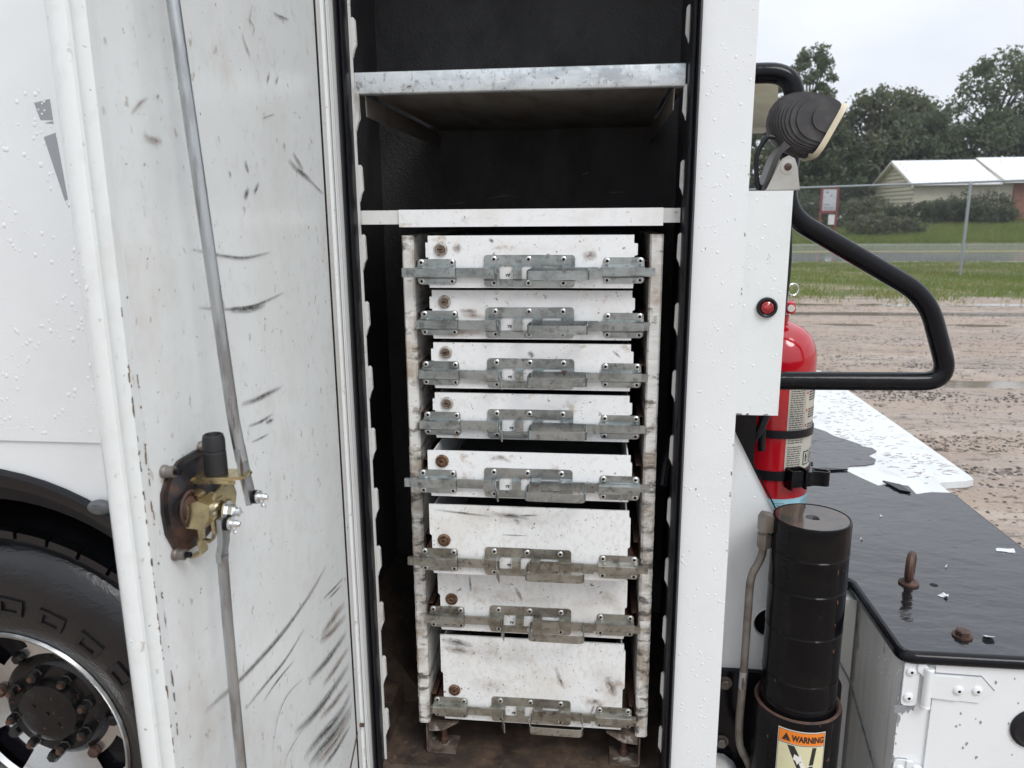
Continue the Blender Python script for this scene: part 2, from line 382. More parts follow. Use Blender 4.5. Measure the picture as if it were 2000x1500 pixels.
def lathe(bm, prof, org, axis=(0, 0, 1), n=24, mi=0, closed_ends=True, a0=0.0, a1=2 * PI):
    """prof: (radius, distance along axis)"""
    ax = Vector(axis).normalized(); u, v = frame_of(ax); org = Vector(org)
    full = abs(a1 - a0 - 2 * PI) < 1e-6
    m = n if full else n + 1
    rings = []
    for r, a in prof:
        if r < 1e-6: rings.append([bm.verts.new(org + ax * a)])
        else: rings.append([bm.verts.new(org + ax * a + (u * math.cos(t) + v * math.sin(t)) * r) for t in [a0 + (a1 - a0) * k / n for k in range(m)]])
    for A, B in zip(rings, rings[1:]):
        for k in range(n):
            k2 = (k + 1) % m
            vs = [A[k % len(A)], A[k2 % len(A)], B[k2 % len(B)], B[k % len(B)]]
            vs2 = []
            for w in vs:
                if w not in vs2: vs2.append(w)
            if len(vs2) > 2: bm.faces.new(vs2).material_index = mi
    if closed_ends and full:
        for rg, fl in ((rings[0], True), (rings[-1], False)):
            if len(rg) > 2: bm.faces.new(rg[::-1] if fl else rg).material_index = mi
def ribbon(bm, path, wvec, th, mi=0):
    """a bent flat strip: path runs along its middle, wvec is its half width"""
    path = [Vector(p) for p in path]; w = Vector(wvec)
    rows = []
    for i, p in enumerate(path):
        d = (path[min(i + 1, len(path) - 1)] - path[max(i - 1, 0)]).normalized()
        nn = d.cross(w).normalized() * th * .5
        rows.append([bm.verts.new(p + w + nn), bm.verts.new(p - w + nn), bm.verts.new(p - w - nn), bm.verts.new(p + w - nn)])
    for A, B in zip(rows, rows[1:]):
        for k in range(4): bm.faces.new((A[k], A[(k + 1) % 4], B[(k + 1) % 4], B[k])).material_index = mi
    bm.faces.new(rows[0][::-1]).material_index = mi; bm.faces.new(rows[-1]).material_index = mi
def rrect(x0, x1, z0, z1, r, n=3):
    o = []
    for cx, cz, a in ((x1 - r, z1 - r, 0), (x0 + r, z1 - r, 90), (x0 + r, z0 + r, 180), (x1 - r, z0 + r, 270)):
        for k in range(n + 1):
            t = R(a + 90 * k / n); o.append((cx + r * math.cos(t), cz + r * math.sin(t)))
    return o
def raw_mesh(name, verts, faces, mats, parent=None, kind=None, mat_idx=None, smooth=False):
    me = bpy.data.meshes.new(name)
    verts = np.asarray(verts, dtype=np.float32).reshape(-1, 3)
    if parent: verts = verts - np.array(origin_of(parent), dtype=np.float32)
    faces = np.asarray(faces, dtype=np.int32)
    k = faces.shape[1]
    me.vertices.add(len(verts)); me.vertices.foreach_set('co', verts.ravel())
    me.loops.add(faces.size); me.loops.foreach_set('vertex_index', faces.ravel())
    me.polygons.add(len(faces))
    me.polygons.foreach_set('loop_start', np.arange(0, faces.size, k, dtype=np.int32))
    for m in (mats if isinstance(mats, (list, tuple)) else [mats]): me.materials.append(m)
    if mat_idx is not None: me.polygons.foreach_set('material_index', np.asarray(mat_idx, dtype=np.int32))
    me.update(calc_edges=True); me.validate()
    if smooth: me.shade_smooth()
    o = bpy.data.objects.new(name, me); COL.objects.link(o)
    if parent: o.parent = parent
    if kind: o['kind'] = kind
    return o

# ================================================================== the setting: ground, road, grass
ng = np.random.default_rng(3)
def ground_z(x, y):
    """flat lot and road, then the far lawn rises"""
    return GROUND + np.clip((y - 46) / 14, 0, 1) * 1.15
M['lot'] = mat('wet_sandy_gravel', (0.315, 0.248, 0.195), 0.5, spec=0.3, layers=[((0.27, 0.21, 0.168), (0.5, 1.3, 1), 0.42, 0.60, 0.8), ((0.41, 0.35, 0.30), (1.0, 2.2, 1), 0.54, 0.68, 0.6),
               ((0.10, 0.075, 0.058), (3.5, 9, 5), 0.585, 0.64, 0.8), ((0.065, 0.048, 0.038), (11, 17, 12), 0.595, 0.64, 0.85), ((0.11, 0.083, 0.065), (30, 42, 34), 0.585, 0.64, 0.8), ((0.45, 0.39, 0.33), 60, 0.64, 0.70, 0.5)],
               bump=[((0.9, 3.5, 1), 0.5, 0.08), ((14, 16, 15), 0.6, 0.02), (70, 0.4, 0.006)], rough_var=((0.30, 1.1, 1), 0.46, 0.62, 0.6, 0.2), random_shift=False)
M['verge'] = mat('grassy_soil', (0.10, 0.12, 0.045), 0.8, layers=[((0.27, 0.20, 0.14), (0.4, 1.4, 1), 0.46, 0.56, 0.85), ((0.06, 0.085, 0.03), 3, 0.48, 0.65, 0.6)], random_shift=False)
M['lawn'] = mat('lawn_soil', (0.12, 0.145, 0.05), 0.85, layers=[((0.19, 0.18, 0.075), (0.3, 0.6, 1), 0.44, 0.62, 0.8)], random_shift=False)
M['road'] = mat('wet_road_sky_sheen', (0.37, 0.375, 0.385), 0.42, layers=[((0.22, 0.223, 0.228), (0.15, 1.2, 1), 0.50, 0.66, 0.7)], rough_var=((0.10, 0.5, 1), 0.40, 0.6, 0.50, 0.30), bump=[((0.35, 5, 1), 1.0, 0.22), ((6, 9, 7), 0.8, 0.05)], spec=1.0, coat=1.0, random_shift=False)  # base colour paled to stand for sky reflected off the wet surface
def sheet(name, x0, x1, y0, y1, nx, ny, zf, m):
    xs = np.linspace(x0, x1, nx + 1); ys = np.linspace(y0, y1, ny + 1)
    X, Y = np.meshgrid(xs, ys)
    Z = zf(X, Y)
    v = np.stack([X, Y, Z], -1).reshape(-1, 3)
    i = np.arange((nx + 1) * ny).reshape(ny, nx + 1)[:, :-1].ravel()
    f = np.stack([i, i + 1, i + nx + 2, i + nx + 1], -1)
    return tag(raw_mesh(name, v, f, m, smooth=True), kind='structure')
sheet('ground', -150, 220, -60, 200, 60, 40, lambda X, Y: GROUND - 0.08 + 0 * X, M['lawn'])
sheet('far_lawn', -149, 219, 46.3, 130, 60, 140, lambda X, Y: ground_z(X, Y) + 0.02 * np.sin(X * .9) * np.sin(Y * .7), M['lawn'])
def lot_z(X, Y):
    tracks = 0.028 * np.sin(Y * 4.2 + 0.6 * np.sin(X * .35)) * np.clip((Y - 3) / 3, 0, 1) * (0.5 + .5 * np.sin(Y * 0.9 + 1))
    return GROUND + tracks + 0.004 * np.sin(X * 3.1 + Y * 2.3)
sheet('gravel_lot', -40, 45, -30, 17.4, 170, 240, lot_z, M['lot'])
sheet('grass_verge', -60, 70, 17.0, 29.4, 130, 24, lambda X, Y: GROUND - .02 + 0.05 * np.clip((Y - 17) / 2, 0, 1) + 0.015 * np.sin(X * 1.3 + Y) * np.clip((Y - 17.3) / 2, 0, 1), M['verge'])
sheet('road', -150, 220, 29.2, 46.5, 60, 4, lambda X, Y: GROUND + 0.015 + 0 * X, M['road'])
M['puddle'] = mat('muddy_water', (0.20, 0.165, 0.13), 0.04, bump=[((7, 9, 8), 0.06, 0.01)], spec=0.6, random_shift=False)
sheet('puddle', -20, 30, 7.5, 17.2, 4, 4, lambda X, Y: GROUND - 0.0150 + 0 * X, M['puddle'])
bm = nb()
for yy in (29.7, 46.0): box(bm, -149, 200, yy, yy + .12, GROUND + .012, GROUND + .019)
tag(finish('road_line', bm, mat('worn_road_paint', (0.62, 0.62, 0.58), 0.4), smooth=0), kind='structure')
bm = nb()
for dy in (0, .25): box(bm, -149, 200, 37.6 + dy, 37.72 + dy, GROUND + .012, GROUND + .019)
tag(finish('road_centre_line', bm, mat('worn_yellow_road_paint', (0.50, 0.36, 0.08), 0.4), smooth=0), kind='structure')

# loose dark stones and leaf litter on the lot
def scatter_stones():
    n = 95000
    y = 2.2 + 15 * ng.random(n) ** 1.6
    x = y * (0.20 + 0.62 * ng.random(n)) + 0.3
    keep = ~((x < 1.3) & (y < 4.3))
    # heavier bands along the wheel tracks
    rut = np.sin(y * 3.4 + 0.7 * np.sin(x * .45) + .3 * np.sin(x * 1.7)) + .8 * np.sin(y * 8.3 + 1.1 * np.sin(x * .8))
    clump = np.sin(x * 5.1 + 3 * np.sin(y * 1.3)) * np.sin(y * 6.7 + 2 * np.sin(x * .9))
    w = 0.14 + 0.8 * (rut > .55) * (clump > -.4) + .4 * (clump > .65)
    keep &= ng.random(n) < w
    x, y = x[keep], y[keep]
    m = len(x)
    s = 0.005 + 0.019 * ng.random(m) ** 2.4
    a = ng.random(m) * 2 * PI
    base = np.array([(1, 0, 0), (.3, .8, 0), (-.8, .5, 0), (-.6, -.7, 0), (.4, -.8, 0), (0, 0, .42)], dtype=float)
    V = base[None] * s[:, None, None] * (0.7 + .6 * ng.random((m, 6, 1)))
    c, si = np.cos(a)[:, None], np.sin(a)[:, None]
    Xr = V[..., 0] * c - V[..., 1] * si * .8 + x[:, None]; Yr = V[..., 0] * si + V[..., 1] * c * .8 + y[:, None]
    Zr = V[..., 2] + lot_z(x, y)[:, None] - 0.001
    v = np.stack([Xr, Yr, Zr], -1).reshape(-1, 3)
    f = np.array([(0, 1, 5), (1, 2, 5), (2, 3, 5), (3, 4, 5), (4, 0, 5)])
    F = (f[None] + 6 * np.arange(m)[:, None, None]).reshape(-1, 3)
    mi = np.repeat(ng.choice(3, m, p=[.62, .25, .13]), 5)
    return raw_mesh('gravel_stones', v, F, [mat('dark_wet_litter', (0.028, 0.02, 0.015), 0.5, spec=0.3), mat('brown_stone', (0.085, 0.058, 0.042), 0.5, spec=0.3), mat('pale_stone', (0.36, 0.31, 0.27), 0.45)], kind='stuff', mat_idx=mi)
scatter_stones()

M['blade'] = leaf_like = mat('grass_blades', (0.135, 0.185, 0.040), 0.6, layers=[((0.21, 0.215, 0.070), (0.6, 0.6, 1), 0.42, 0.60, 0.8), ((0.24, 0.19, 0.10), (1.3, 1.3, 1), 0.56, 0.68, 0.7)], random_shift=False)
_t = leaf_like.node_tree
_tr = _t.nodes.new('ShaderNodeBsdfTranslucent'); _tr.inputs['Color'].default_value = (0.21, 0.27, 0.055, 1)
_ms = _t.nodes.new('ShaderNodeMixShader'); _ms.inputs[0].default_value = 0.4
_t.links.new(_t.nodes['Principled BSDF'].outputs[0], _ms.inputs[1]); _t.links.new(_tr.outputs[0], _ms.inputs[2]); _t.links.new(_ms.outputs[0], _t.nodes['Material Output'].inputs['Surface'])
def blades(name, n, xf, yf, zf, h0, h1, w, dens=None):
    x, y = xf(n), yf(n)
    if callable(x): x = x(y)
    if dens is not None:
        k = ng.random(n) < dens(x, y); x, y = x[k], y[k]
    m = len(x)
    a = ng.random(m) * PI; h = h0 + (h1 - h0) * ng.random(m) ** 1.7
    lean = ng.normal(0, .35, (m, 2)) * h[:, None]
    z = zf(x, y)
    dx, dy = np.cos(a) * w * (.6 + .8 * ng.random(m)), np.sin(a) * w * (.6 + .8 * ng.random(m))
    v = np.stack([np.stack([x - dx, y - dy, z - .02], -1), np.stack([x + dx, y + dy, z - .02], -1), np.stack([x + lean[:, 0], y + lean[:, 1], z + h], -1)], 1).reshape(-1, 3)
    return raw_mesh(name, v, np.arange(3 * m).reshape(-1, 3), M['blade'], kind='stuff')
def patchy(x, y):
    edge = np.clip((y - 15.6) / 4.0 + .12 * np.sin(x * 2.1) + .1 * np.sin(x * 5.3 + 1), 0, 1) ** 1.6
    return edge * (0.45 + 0.55 * (np.sin(x * 1.1 + 2 * np.sin(y * .6)) * np.sin(y * 1.3 + x * .3) > -0.45))
blades('grass', 90000, lambda n: (lambda y: y * (0.17 + 0.50 * ng.random(len(y)))), lambda n: 15.6 + 13.5 * ng.random(n), lambda x, y: GROUND + 0.02 + 0 * x, 0.03, 0.14, 0.010, patchy)
blades('far_grass', 60000, lambda n: (lambda y: y * (0.17 + 0.46 * ng.random(len(y)))), lambda n: 46.6 + 13 * ng.random(n), ground_z, 0.10, 0.42, 0.03)

# ================================================================== far things: trees, shrubs, hedge, house, sign, fence
def leaf_mat(name, c, c2):
    m = mat(name, c, 0.6, layers=[(c2, 0.55, 0.40, 0.60, 0.9), ((c[0] * .45, c[1] * .5, c[2] * .5), 1.7, 0.50, 0.66, 0.8)], spec=0.3)
    b = m.node_tree.nodes['Principled BSDF']
    t = m.node_tree
    tr = t.nodes.new('ShaderNodeBsdfTranslucent')
    tr.inputs['Color'].default_value = (c2[0] * 1.1, c2[1] * 1.2, c2[2] * .8, 1)
    ms = t.nodes.new('ShaderNodeMixShader'); ms.inputs[0].default_value = 0.36
    t.links.new(b.outputs[0], ms.inputs[1]); t.links.new(tr.outputs[0], ms.inputs[2])
    t.links.new(ms.outputs[0], t.nodes['Material Output'].inputs['Surface'])
    return m
LEAF = [leaf_mat('oak_leaves', (0.088, 0.115, 0.058), (0.115, 0.125, 0.075)), leaf_mat('olive_leaves', (0.105, 0.118, 0.068), (0.125, 0.128, 0.080)), leaf_mat('dark_leaves', (0.070, 0.092, 0.050), (0.095, 0.110, 0.064))]
M['bark'] = mat('bark', (0.07, 0.058, 0.048), 0.85, bump=[((12, 12, 3), 0.6, 0.03)])
def leaves(centres, radii, per, size, rg):
    """many leaf-sized quads gathered in clumps"""
    C = np.repeat(np.asarray(centres), per, 0); Rr = np.repeat(np.asarray(radii), per)
    m = len(C)
    d = rg.normal(0, 1, (m, 3)); d /= np.linalg.norm(d, axis=1)[:, None]
    P = C + d * (Rr * rg.random(m) ** .45)[:, None] * np.array([1, 1, .75])
    s = size * (.5 + rg.random(m))
    u = rg.normal(0, 1, (m, 3)); u /= np.linalg.norm(u, axis=1)[:, None]
    w = np.cross(u, rg.normal(0, 1, (m, 3))); w /= np.linalg.norm(w, axis=1)[:, None]
    u *= s[:, None]; w *= (s * .55)[:, None]
    v = np.stack([P - u, P + w, P + u, P - w], 1).reshape(-1, 3)
    return v, np.arange(4 * m).reshape(-1, 4)
def tree(name, x, y, h, spread, seed, leaf, label, base=None, n_cl=46, per=95, open_=0.0, size=.20, low=0.18):
    rg = np.random.default_rng(seed)
    z0 = float(ground_z(x, y)) if base is None else base
    t = empty(name, (x, y, z0), label, 'tree', 'trees behind the house and the road')
    bm = nb()
    lean = rg.normal(0, .04, 2)
    top = Vector((x + lean[0] * h, y + lean[1] * h, z0 + h * .86))
    tr = h * .019 + .05
    tube(bm, [Vector((x, y, z0 - .2)).lerp(top, k / 6) + Vector(tuple(rg.normal(0, .012 * h, 2)) + (0,)) * (k > 0) for k in range(7)], [tr * (1 - .85 * k / 6) for k in range(7)], 7)
    cen, rad = [], []
    for k in range(n_cl):
        f = low + (1 - low) * (k + rg.random()) / n_cl
        prof = math.sin(PI * min(1, max(.06, (f - low * .6) / (1.08 - low * .6))) ** .8)
        a = rg.random() * 2 * PI
        rr = spread * prof * (0.25 + 0.75 * rg.random() ** .6)
        c = Vector((x + lean[0] * h * f + rr * math.cos(a), y + lean[1] * h * f + rr * math.sin(a), z0 + h * f))
        cen.append(c); rad.append(spread * (.16 + .17 * rg.random()) * (1 - open_ * .35))
        if k % 2 == 0 and f < .93:
            b = Vector((x, y, z0)).lerp(top, max(.12, f - .16))
            mid = b.lerp(c, .55) + Vector((0, 0, h * .02))
            tube(bm, [b, mid, c], [tr * .38, tr * .24, tr * .07], 5, cap=False)
    finish('trunk', bm, M['bark'], t)
    v, f = leaves(cen, rad, int(per * (1 - open_ * .4)), size, rg)
    o = raw_mesh('crown', v, f, LEAF[leaf], t)
    return t
TREES = [('oak_tree', 18.6, 75, 14.9, 3.4, 11, 0, 'tall narrow oak with open crown, rising alone above the work lamp', dict(open_=.35, n_cl=70, low=.26)),
         ('oak_tree', 16.0, 70, 9.0, 5.2, 12, 2, 'dark low tree behind the lower right of the work lamp', dict(low=.05, n_cl=60)),
         ('oak_tree', 22.4, 74, 10.6, 4.6, 13, 1, 'grey-green tree just right of the tall narrow oak', dict(low=.06, n_cl=80)),
         ('oak_tree', 26.8, 77, 11.0, 4.4, 14, 1, 'grey-green tree rising above the gable end of the white roof', dict(low=.06, open_=.1, n_cl=80)),
         ('oak_tree', 30.4, 80, 10.8, 4.2, 15, 0, 'round green tree just left of the broad tall oak', dict(low=.06, n_cl=80)),
         ('oak_tree', 37.2, 80, 14.6, 5.6, 16, 0, 'broad tall oak with sky showing between its limbs', dict(open_=.45, n_cl=90, low=.22)),
         ('oak_tree', 41.6, 78, 13.4, 5.2, 17, 1, 'leafy oak cut by the right edge of the photo', dict(low=.12, n_cl=90)),
         ('oak_tree', 33.4, 73, 8.6, 4.8, 18, 2, 'dark bushy tree low behind the roof ridge', dict(low=.04, n_cl=70)),
         ('oak_tree', 25.0, 72, 8.6, 4.8, 19, 2, 'dark bushy tree behind the gable of the house', dict(low=.04, n_cl=70)),
         ('oak_tree', 39.0, 73, 9.0, 4.8, 20, 2, 'dark bushy tree behind the far end of the roof', dict(low=.04, n_cl=70)),
         ('oak_tree', 18.4, 69, 8.4, 3.4, 21, 2, 'small dense tree beside the gable wall', dict(low=.03, n_cl=56)),
         ('oak_tree', 29.2, 74, 8.8, 4.6, 22, 2, 'dark bushy tree behind the middle of the white roof', dict(low=.04, n_cl=70)),
         ('oak_tree', 12.4, 72, 11.0, 5.0, 24, 1, 'tree mostly hidden behind the truck pillar', dict(low=.06, n_cl=60))]
for nme, x, y, h, sp, sd, lf, lab, kw in TREES: tree(nme, x, y, h, sp, sd, lf, lab, **kw)

def shrub(name, label, x, y, rx, ry, h, leaf, seed, cat='shrub', group=None, per=42, n=70, size=.09):
    rg = np.random.default_rng(seed)
    z0 = float(ground_z(x, y))
    t = empty(name, (x, y, z0), label, cat, group)
    cen = [(x + rx * rg.uniform(-1, 1), y + ry * rg.uniform(-1, 1), z0 + h * rg.uniform(.1, .9)) for _ in range(n)]
    cen = [(a, b, z0 + (c - z0) * (1 - .35 * ((a - x) / rx) ** 2)) for a, b, c in cen]
    v, f = leaves(cen, [h * .22] * n, per, size, rg)
    raw_mesh('crown', v, f, LEAF[leaf], t)
    bm = nb()
    for k in range(6):
        xx = x + rx * (k - 2.5) / 3.2
        tube(bm, [(xx, y, z0 - .1), (xx + .1, y, z0 + h * .6)], [.05, .02], 5)
    finish('stem', bm, M['bark'], t)
    return t
shrub('hedge', 'long clipped dark green hedge in front of the house wall', 24.0, 57.0, 4.2, .7, 1.75, 2, 31, 'hedge', n=190, per=60, size=.10)
shrub('hedge', 'short end of dark hedge past the brick wall', 31.4, 57.6, 1.7, .6, 1.1, 2, 32, 'hedge', n=60, per=60, size=.10)
shrub('shrub', 'olive rounded shrub growing right of the red-framed sign', 16.8, 50.0, 1.5, .8, 1.55, 1, 33, n=60)
shrub('shrub', 'low spreading shrub between the rounded shrub and the hedge', 18.6, 51.0, 1.3, .8, 1.2, 1, 34, n=50)
shrub('shrub', 'dark shrub behind the red-framed sign', 13.6, 55.0, 2.6, 1.0, 2.6, 2, 35, n=90)
shrub('shrub', 'tall shrub between the rounded shrub and the gable wall', 18.6, 57.5, 1.8, .9, 2.1, 1, 36, n=80)
shrub('shrub', 'climbing bush against the beige house wall', 26.6, 59.0, 2.6, .5, 2.3, 1, 37, n=80)

# house with white metal roof
M['roof'] = mat('white_metal_roof', (0.80, 0.82, 0.84), 0.22, layers=[((0.70, 0.72, 0.74), (0.5, 1, 1), 0.45, 0.65, 0.5)])
M['siding'] = mat('cream_siding', (0.56, 0.52, 0.41), 0.6, layers=[((0.46, 0.42, 0.33), 1.5, 0.45, 0.65, 0.6)])
M['brickwall'] = mat('red_brick', (0.27, 0.12, 0.085), 0.8, layers=[((0.20, 0.085, 0.06), 6, 0.45, 0.65, 0.8)])
M['trim'] = mat('beige_trim', (0.50, 0.46, 0.36), 0.5)
hz = float(ground_z(0, 60)) - .05
house = empty('house', (30, 62, hz), 'low house with white metal roof and cream gable behind the hedge', 'house')
EZ, RZ = 3.77, 5.5
bm = nb(); prism(bm, [(60, hz), (68, hz), (68, EZ), (64, RZ - .12), (60, EZ)], 'x', 22.6, 29.3); wall = finish('wall', bm, M['siding'], house, smooth=0)
bm = nb()
for k in range(14):          # lapped boards of the gable end
    z = hz + .2 + k * .3
    w = 4 if z < EZ else 4 * (RZ - z) / (RZ - EZ)
    if w > .3: prism(bm, [(22.598, z + .27), (22.50, z), (22.598, z)], 'y', 64 - w, 64 + w)
finish('siding_board', bm, M['siding'], wall, smooth=0, kind='stuff')
bm = nb()
for s in (-1, 1):
    y0, y1 = (59.4, 64) if s < 0 else (68.6, 64)
    prism(bm, [(y0, EZ - .16), (y1, RZ), (y1, RZ + .10), (y0, EZ - .06)], 'x', 22.2, 28.3)
for k in range(16):
    x = 22.3 + k * .4
    prism(bm, [(59.4, EZ - .06), (64, RZ + .10), (64, RZ + .14), (59.4, EZ - .02)], 'x', x, x + .03)
finish('roof', bm, M['roof'], house, smooth=0)
bm = nb()
for s in (-1, 1):
    y0, y1 = (59.2, 64) if s < 0 else (68.8, 64)
    prism(bm, [(y0, EZ - .06), (y1, RZ + .12), (y1, RZ + .24), (y0, EZ + .06)], 'x', 28.36, 42)
for k in range(30):
    x = 28.5 + k * .4
    prism(bm, [(59.2, EZ + .06), (64, RZ + .24), (64, RZ + .28), (59.2, EZ + .10)], 'x', x, x + .03)
finish('roof', bm, M['roof'], house, smooth=0)
for pts, xa, xb in (([(59.38, EZ - .30), (64, RZ - .15), (64, RZ - .02), (59.38, EZ - .17)], 22.16, 22.24), ([(68.62, EZ - .30), (64, RZ - .15), (64, RZ - .02), (68.62, EZ - .17)], 22.16, 22.24), ([(59.15, EZ - .10), (64, RZ + .05), (64, RZ + .25), (59.15, EZ + .08)], 28.30, 28.355)):
    bm = nb(); prism(bm, pts, 'x', xa, xb); finish('roof_trim', bm, M['trim'], house, smooth=0)
bm = nb(); prism(bm, [(59.9, hz), (68, hz), (68, EZ), (64, RZ), (59.9, EZ)], 'x', 29.31, 42); finish('brick_wall', bm, M['brickwall'], house, smooth=0)
bm = nb(); tube(bm, [(29.6, 62.8, 5.0), (29.6, 62.8, 5.75)], .07, 8); finish('roof_vent', bm, M['roof'], house)

sign = empty('sign_board', (14.0, 50, float(ground_z(14, 50))), 'white notice board in a red frame beyond the road', 'sign')
sz = float(ground_z(14, 50))
M['sign_red'] = mat('red_sign_paint', (0.17, 0.03, 0.028), 0.5)
for x in (13.47, 14.40):
    bm = nb(); box(bm, x - .06, x + .06, 49.95, 50.1, sz - .2, 3.25); finish('post', bm, M['sign_red'], sign, smooth=0)
bm = nb(); box(bm, 13.535, 14.335, 49.96, 50.06, 1.70, 1.86); box(bm, 13.535, 14.335, 49.96, 50.06, 3.14, 3.22); finish('cross_bar', bm, M['sign_red'], sign, smooth=0)
bm = nb(); box(bm, 13.535, 14.335, 49.98, 50.02, 1.862, 3.138); panel = finish('panel', bm, mat('white_sign_panel', (0.42, 0.44, 0.46), 0.4), sign, smooth=0)
bm = nb()
rg = random.Random(5)
for k in range(13):
    x = 13.58 + .62 * rg.random(); z = 1.95 + 1.0 * rg.random(); w = .04 + .12 * rg.random(); h = .03 + .10 * rg.random()
    prism(bm, [(x, z), (x + w, z + h * .3), (x + w * .7, z + h), (x + w * .2, z + h * .8)], 'y', 49.972, 49.98)
for k in range(2): box(bm, 13.6, 14.25, 49.972, 49.979, 1.92 + k * .1, 1.96 + k * .1)
finish('print', bm, mat('grey_print', (0.17, 0.17, 0.17), 0.5), panel, smooth=0, kind='stuff')
bm = nb(); box(bm, 13.95, 14.32, 49.97, 50.01, 1.02, 1.62); finish('small_panel', bm, mat('white_sign_panel_small', (0.6, 0.6, 0.58), 0.4), sign, smooth=0)

# chain-link fence
M['fence'] = mat('galvanised_fence', (0.33, 0.35, 0.37), 0.45, 0.7)
FA, FB = Vector((4.2, 27.9, 0)), Vector((14.2, 19.0, 0))
fence = empty('chain_link_fence', (10, 22.75, GROUND), 'chain-link fence with a galvanised top rail along the road verge', 'fence')
fd = (FB - FA).normalized(); FL = (FB - FA).length
FT = 2.5
bm = nb(); tube(bm, [FA + Vector((0, 0, FT)) - fd * 20, FB + Vector((0, 0, FT)) + fd * 6], .030, 8); finish('top_rail', bm, M['fence'], fence)
ti = (10.0 - FA.x) / fd.x
for k in range(-4, 4):
    p = FA + fd * (ti + 3.35 * k * 1.6)
    bm = nb(); tube(bm, [p + Vector((0, 0, GROUND - .3)), p + Vector((0, 0, FT - .02))], .04, 10); lathe(bm, [(.05, FT - .09), (.05, FT - .03), (.03, FT + .03)], p, n=10)
    finish('post', bm, M['fence'], fence)
V, F = [], []
hh = FT - GROUND - .06
pit = .075
for s in (1, -1):
    for k in range(int((FL + 14 + hh) / pit)):
        u0 = -12 + k * pit - (0 if s > 0 else 0)
        a = FA + fd * u0 + Vector((0, 0, GROUND + .04)); b = FA + fd * (u0 + s * hh) + Vector((0, 0, GROUND + .04 + hh))
        n_ = Vector((-s, 0, 1)).normalized(); side = (fd * -s + Vector((0, 0, 1))).normalized() * .0019
        off = Vector((-fd.y, fd.x, 0)) * (.002 * s)
        i = len(V)
        V += [a - side + off, a + side + off, b + side + off, b - side + off]; F.append((i, i + 1, i + 2, i + 3))
raw_mesh('wire_mesh', [tuple(v) for v in V], F, mat('dull_fence_wire', (0.13, 0.135, 0.14), 0.5, 0.4), fence, kind='stuff')

# rain haze hanging over the whole place
hm = bpy.data.materials.new('rain_haze'); hm.use_nodes = True
ht = hm.node_tree
for n_ in list(ht.nodes):
    if n_.type == 'BSDF_PRINCIPLED': ht.nodes.remove(n_)
hv = ht.nodes.new('ShaderNodeVolumePrincipled')
hv.inputs['Color'].default_value = (0.90, 0.93, 0.96, 1)
hv.inputs['Density'].default_value = 0.0006
hv.inputs['Anisotropy'].default_value = 0.25
ht.links.new(hv.outputs[0], ht.nodes['Material Output'].inputs['Volume'])
bm = nb(); box(bm, -156, 226, -66, 206, GROUND - 1.1, 23.0); finish('haze', bm, hm, smooth=0, kind='stuff')

# ================================================================== the service truck
D = 1.35                                   # the plane of the truck's side
truck = empty('service_truck', (-0.15, 1.5, GROUND), 'white service truck body with an open side compartment and door, wheel and rear deck', 'truck')
TOP = 2.75

# --- left side panel with the wheel arch
AX, AZ, AR = -1.29, 0.62, 0.585
SEAM = 1.268
arch = [(AX + AR * math.cos(t), AZ + AR * math.sin(t)) for t in [PI * k / 40 for k in range(41)]]
bm = nb(); prism(bm, [(-3.2, SEAM), (-.465, SEAM), (-.465, TOP), (-3.2, TOP)], 'y', D, D + .04)
finish('side_panel', bm, M['paint'], truck, bevel=.004)
bm = nb(); prism(bm, [(-3.2, SEAM - .002), (-3.2, .34), (AX - AR, .34)] + arch[::-1] + [(AX + AR, .34), (-.465, .34), (-.465, SEAM - .002)], 'y', D + .006, D + .04)
finish('lower_side_panel', bm, M['paint'], truck, smooth=20)
bm = nb()
prism(bm, [(-1.016, 1.905), (-.985, 1.911), (-.984, 1.875), (-1.008, 1.876)], 'y', D - .0008, D - .0002)
prism(bm, [(-1.006, 1.846), (-.982, 1.853), (-.974, 1.72), (-.981, 1.735)], 'y', D - .0008, D - .0002)
prism(bm, [(-1.0, 1.8705), (-.984, 1.873), (-.984, 1.869)], 'y', D - .0008, D - .0002)
finish('adhesive_film', bm, M['grey_film'], truck, smooth=0)
bm = nb()
for k in range(5):
    x, z = rnd.uniform(-1.010, -.988), rnd.uniform(1.882, 1.908)
    prism(bm, [(x - rnd.uniform(.001, .005), z), (x, z + .002), (x + rnd.uniform(.002, .006), z + .001), (x + .001, z - .002)], 'y', D - .0014, D - .0009)
finish('torn_patch', bm, M['paint'], truck, smooth=0)
# rubber lip and liner of the arch
bm = nb(); tube(bm, [(x, D + .002, z) for x, z in arch], .009, 8); finish('fender_lip', bm, M['rubber'], truck)
bm = nb()
for (r0, y0), (r1, y1) in (((AR + .004, D + .008), (AR - .012, D + .016)), ((AR - .012, D + .016), (AR - .040, D + .022)), ((AR - .040, D + .022), (AR - .085, D + .060)), ((AR - .085, D + .060), (AR - .03, D + .14)), ((AR - .03, D + .14), (AR - .02, 2.3))):
    A = [bm.verts.new((AX + r0 * math.cos(t), y0, AZ + r0 * math.sin(t))) for t in [PI * k / 40 for k in range(41)]]
    B = [bm.verts.new((AX + r1 * math.cos(t), y1, AZ + r1 * math.sin(t))) for t in [PI * k / 40 for k in range(41)]]
    for k in range(40): bm.faces.new((A[k], A[k + 1], B[k + 1], B[k]))
finish('fender_liner', bm, M['flare'], truck)
bm = nb(); box(bm, -3.1, -.60, 2.30, 2.32, .0, 1.26); finish('wheel_well_wall', bm, M['flare'], truck, smooth=0)
bm = nb(); box(bm, -.70, -.598, D + .05, 2.298, .34, 1.20); finish('wheel_well_end', bm, M['flare'], truck, smooth=0)
